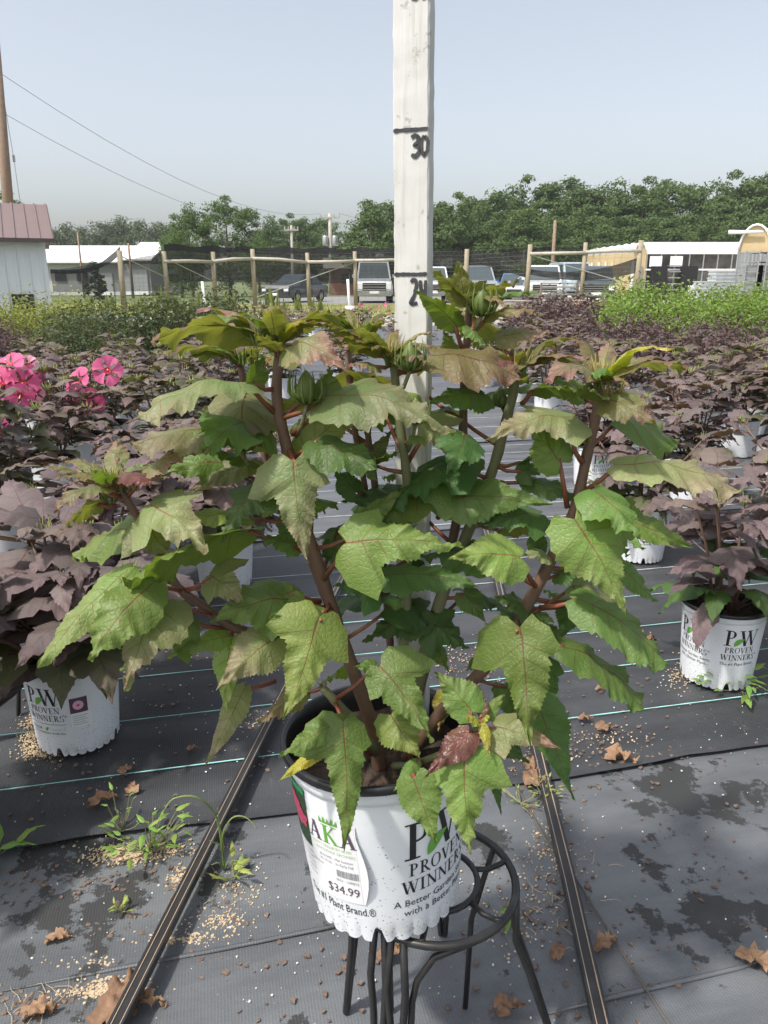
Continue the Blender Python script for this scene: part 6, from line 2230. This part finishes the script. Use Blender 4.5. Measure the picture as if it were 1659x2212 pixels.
DL = [(228, 1732, 58, .4, 'curled brown leaf on the black fabric below the teal line, left of the rail', 'dry'), (287, 1702, 34, 1.9, 'small brown leaf lying on the teal line', 'dry'), (273, 1665, 30, .9, 'small brown leaf beyond the teal line', 'dry'),
      (270, 2160, 120, 1.2, 'large dark brown crumpled leaf beside the left rail', 'dry2'), (320, 2175, 80, .1, 'broad tan dried leaf under the left rail', 'dry'), (90, 2190, 70, .3, 'tan dried leaf in the bark litter corner', 'dry'), (132, 2028, 50, .2, 'pale tan leaf scrap among bark chips', 'dry'),
      (1345, 1640, 62, -.5, 'orange tan dry leaf at the black fabric edge', 'dry'), (1312, 2046, 60, .5, 'flat tan dry leaf beside the right rail', 'dry'), (1208, 2056, 42, 1.1, 'small crumpled brown leaf left of the right rail', 'dry2'), (1105, 2178, 62, .2, 'curled dark brown leaf by the stand leg', 'dry2'),
      (1640, 2090, 80, -.7, 'long curled tan leaf on the wet patch', 'dry'), (850, 2060, 62, .6, 'rust brown dry leaf behind the stand legs', 'dry2'), (1150, 1680, 60, 1.4, 'brown withered leaves clumped by the right rail top', 'dry2'), (1143, 1655, 48, 2.0, 'small withered leaf at the fabric edge by the rail', 'dry2'),
      (1395, 1390, 60, .3, 'dark curled leaf on the black fabric in front of the right pot', 'dry2'), (1345, 1375, 36, .2, 'small dark leaf scrap on the second stitched line', 'dry2'), (1297, 1490, 20, .3, 'tiny orange leaf scrap between the stitched lines', 'dry'), (1310, 1575, 36, .1, 'brown bark-like leaf near the first stitched line', 'dry2'), (420, 1620, 26, .3, 'small dark leaf by the left rail', 'dry2'), (1265, 1555, 30, .0, 'thin brown leaf beside the hanging hero leaf', 'dry2')]
for i, (x, y, s, a, lab, mk) in enumerate(DL):
    dry_leaf(lab, x, y, s, a, 300 + i, M[mk], 'OLN'[i % 3], .013 if G(x, y).y * DX - G(x, y).x * DY > 1.42 else .004)

# bark chips and grit: too many to count
def chips(name, label, m, spots, seed, smin, smax, flat=.35):
    rg = random.Random(seed)
    mb = MB()
    for (px, py, n_, sx_, sy_) in spots:
        for _ in range(n_):
            x, y = rg.gauss(px, sx_), rg.gauss(py, sy_)
            if y < 1330 or y > 2330: continue
            g = G(x, y)
            b = g.y * DX - g.x * DY
            g.z = .009 if b > 1.42 else .0015
            s = rg.uniform(smin, smax)
            a = rg.uniform(0, 6.28)
            c_, s_ = math.cos(a), math.sin(a)
            e = rg.uniform(.45, 1)
            pts = []
            for (u, v) in ((-1, -.6), (.2, -1), (1, -.2), (.6, .9), (-.7, .8)):
                u += rg.uniform(-.3, .3); v = v * e + rg.uniform(-.2, .2)
                pts.append((g.x + (u * c_ - v * s_) * s, g.y + (u * s_ + v * c_) * s))
            t1 = rg.uniform(0, .5) * s
            vs = [(x_, y_, g.z) for x_, y_ in pts] + [(x_, y_, g.z + s * flat + t1 * (i % 2)) for i, (x_, y_) in enumerate(pts)]
            fs = [(5, 6, 7, 8, 9)] + [(i, (i + 1) % 5, 5 + (i + 1) % 5, 5 + i) for i in range(5)]
            mb.add(vs, fs)
    return mb.build(name, m, kind='stuff', label=label, cat='litter')
M['chip'] = mat('bark_chip', (.10, .068, .052), .85, noise=(70, .7, (.19, .135, .105)))
M['grit'] = mat('tan_grit', (.42, .31, .19), .9, noise=(160, .7, (.55, .43, .28)))
M['perl'] = mat('perlite', (.62, .60, .56), .8)
chips('bark_chips', 'scattered red brown bark chips on the fabric', M['chip'], [(830, 1900, 170, 520, 230), (300, 1960, 50, 120, 70), (1450, 1900, 60, 200, 160), (200, 1900, 60, 160, 16), (60, 2180, 60, 70, 25), (1380, 1640, 50, 140, 10), (1180, 1700, 50, 50, 30), (1330, 1600, 36, 80, 20), (1200, 1950, 70, 60, 90), (150, 1720, 40, 150, 60), (700, 2120, 40, 200, 60), (1300, 1480, 40, 130, 60), (300, 1500, 30, 120, 60), (560, 1640, 12, 30, 20), (1000, 1450, 60, 90, 40)], 3, .0018, .0062)
chips('tan_grit', 'pale tan grit spilled in patches on the fabric', M['grit'], [(270, 1850, 520, 42, 10), (320, 1835, 380, 60, 8), (250, 2135, 420, 42, 10), (200, 2148, 200, 40, 6), (395, 2030, 160, 40, 8), (470, 1990, 120, 30, 12), (385, 1900, 120, 14, 14), (520, 1930, 120, 30, 40), (70, 1590, 500, 14, 22), (90, 1632, 240, 26, 8), (1460, 1470, 80, 16, 14), (1475, 1440, 80, 8, 20), (1190, 1850, 200, 40, 60), (1320, 1600, 60, 40, 14), (1150, 1640, 120, 50, 12), (1230, 1280, 100, 40, 20), (1240, 1590, 40, 40, 20), (430, 1400, 100, 60, 20), (1110, 1980, 120, 40, 50), (560, 1560, 80, 30, 10), (200, 2080, 60, 40, 8), (1000, 1430, 200, 60, 20)], 5, .0010, .0028, .6)
chips('perlite_specks', 'tiny white specks sprinkled over the fabric', M['perl'], [(830, 1850, 420, 560, 240), (250, 1560, 90, 220, 90), (1400, 1500, 90, 160, 90)], 7, .0009, .0024, .7)
M['straw'] = mat('straw', (.46, .36, .22), .8)
mb = MB()
rg = random.Random(12)
for (px, py, n_, sp_) in ((140, 2150, 8, 30), (1250, 1950, 8, 60), (1280, 1880, 4, 40), (1190, 1950, 5, 30), (1200, 2000, 6, 40), (480, 1930, 6, 40), (60, 2190, 10, 40)):
    for _ in range(n_):
        x, y = rg.gauss(px, sp_), rg.gauss(py, sp_ * .7)
        a = rg.uniform(0, 3.14)
        g = G(x, y, .004)
        L = rg.uniform(.012, .05)
        pts, q = [], Vector(g)
        for k in range(7):
            pts.append(q.copy())
            a += rg.gauss(0, .28)
            q += Vector((math.cos(a), math.sin(a), 0)) * L / 6
            q.z = g.z + .004 * math.sin(math.pi * (k + 1) / 7)
        mb.tube(pts, [.0006 * (1 - .1 * k) for k in range(7)], 4)
mb.build('straw_and_roots', M['straw'], kind='stuff', label='thin pale straw and root fibres on the fabric', cat='litter')

# weeds
M['weedleaf'] = leaf_mat('weed_leaf', (.16, .27, .05), (.20, .31, .07), (.15, .24, .05), (.20, .30, .08), trans=.3)
M['weedpale'] = leaf_mat('weed_pale', (.24, .30, .06), (.28, .33, .09), (.2, .26, .06), (.26, .30, .1), trans=.3)
def weed(label, px, py, n_, L, spread, seed, m='weedleaf', tall=.05, z=.008, kind='N'):
    rg = random.Random(seed)
    g = G(px, py, z)
    t = thing('weed', label, 'weed', g)
    sm = MB()
    for i in range(n_):
        a = rg.uniform(0, 6.28)
        r = spread * rg.random() ** .7
        p = Vector((math.cos(a) * r, math.sin(a) * r, tall * rg.uniform(.15, 1)))
        sm.tube([(0, 0, 0), p * .6 + Vector((0, 0, -.1 * p.z)), p], [.0014, .0012, .0008], 4)
        d = Vector((math.cos(a + rg.uniform(-.9, .9)), math.sin(a + rg.uniform(-.9, .9)), rg.uniform(-.3, .5))).normalized()
        l_ = L * rg.uniform(.6, 1.2)
        vs, fs, uvs = leaf_geo(p, p + d * l_, UP + Vector((rg.gauss(0, .3), rg.gauss(0, .3), 0)), l_ * .42, kind, .1, .2, .05, 0, seed * 50 + i, 8, 2, .1, .05)
        MB().add(vs, fs, uvs).build('leaf', M[m], t, True)
    sm.build('stems', M['stem_green'], t)
    return t
weed('bright green leafy weed growing from the fabric edge left of the rail', 325, 1835, 34, .034, .075, 1, tall=.07)
weed('feathery green weed sprig leaning from the leafy weed', 262, 1795, 12, .020, .035, 2, tall=.09)
weed('small weed seedling in the grit near the fabric edge', 358, 1822, 7, .02, .02, 3, tall=.03)
weed('small yellow-green weed at the foot of the grass weed', 505, 1895, 10, .03, .03, 4, 'weedpale', .03)
weed('pale weed tuft beside the withered leaves at the right rail', 1175, 1725, 26, .014, .035, 5, 'weedpale', .04)
weed('moss-like pale weed creeping along the fabric seam', 1125, 1735, 14, .012, .06, 6, 'weedpale', .015)
weed('jagged green weed seedling behind the stand leg', 1105, 1985, 9, .035, .025, 7, 'weedleaf', .03, kind='L')
weed('tiny weed seedling in bark chips on the worn fabric', 262, 1970, 8, .02, .02, 8, 'weedpale', .02)
weed('trailing bright green weed at the foot of the front right pot', 1600, 1490, 18, .05, .09, 9, 'weedleaf', .06)
weed('lime weed sprig touching the front right pot', 1530, 1478, 8, .05, .04, 10, 'weedleaf', .05)
weed('pale green weed clump between the right hand pots', 1330, 1090, 40, .05, .22, 11, 'weedpale', .14, .02)
weed('tall feathery weed rising beside the price labelled pot', 1345, 990, 40, .04, .08, 12, 'weedleaf', .34, .02)
weed('pale weeds around the pot behind the front right plant', 1400, 1180, 26, .05, .2, 13, 'weedpale', .12, .02)
weed('low bright weeds beside the hose', 1480, 815, 90, .08, .5, 14, 'weedleaf', .10, .03)
weed('low weeds under the plum shrubs by the hose', 1330, 800, 60, .08, .4, 15, 'weedleaf', .12, .03)
# broad low leaves at the left edge
weed('broad green weed leaves spilling in beside the black fabric', -6, 1850, 7, .075, .05, 16, 'weedleaf', .07, .004, 'O')
# grass weed with arching blades
gw = thing('grass_weed', 'grass weed with long arching blades beside the left rail', 'weed', G(485, 1878, .003))
o_ = Vector(gw.location)
M['blade'] = mat('grass_blade', (.20, .28, .08), .5, trans=(.25, (.3, .4, .1)))
def blade(pts, w):
    pp = [P(x, y, Y) - o_ for x, y, Y in pts]
    fine = []
    for i in range(len(pp) - 1):
        pm, pn = pp[max(i - 1, 0)], pp[min(i + 2, len(pp) - 1)]
        for k in range(4):
            t = k / 4
            a, b = pp[i], pp[i + 1]
            fine.append(.5 * ((2 * a) + (b - pm) * t + (2 * pm - 5 * a + 4 * b - pn) * t * t + (3 * a - pm - 3 * b + pn) * t ** 3))
    fine.append(pp[-1])
    n_ = len(fine)
    MB().tube(fine, [w * (1 - .75 * i / (n_ - 1)) for i in range(n_)], 5, flat=.5).build('blade', M['blade'], gw, True)
yb = o_.y
blade([(485, 1878, yb), (478, 1820, yb), (465, 1760, yb), (425, 1722, yb - .02), (375, 1725, yb - .03), (354, 1752, yb - .04)], .0042)
blade([(485, 1878, yb), (480, 1810, yb), (500, 1768, yb), (530, 1765, yb), (556, 1790, yb - .01)], .0040)
blade([(485, 1878, yb), (482, 1820, yb), (474, 1780, yb), (470, 1745, yb)], .0030)
blade([(486, 1878, yb), (495, 1862, yb - .01), (518, 1858, yb - .02)], .0032)
blade([(484, 1878, yb), (472, 1864, yb - .01), (458, 1868, yb - .02)], .0030)
blade([(484, 1870, yb), (476, 1830, yb - .01), (452, 1815, yb - .02)], .0026)

# ================================================================== summer haze
hz = MB().box((0, 80, 8.5), (420, 260, 21)).build('haze', None, kind='stuff')
tag(hz, 'thin pale summer haze over the whole nursery', 'haze')
hm = bpy.data.materials.new('haze_air')
hm.use_nodes = True
n, l = nodes_of(hm)
n.remove(n['Principled BSDF'])
pv = n.new('ShaderNodeVolumePrincipled')
pv.inputs['Color'].default_value = (.93, .95, .97, 1)
pv.inputs['Density'].default_value = .00055
pv.inputs['Anisotropy'].default_value = .2
l.new(pv.outputs[0], n['Material Output'].inputs['Volume'])
hz.data.materials.append(hm)
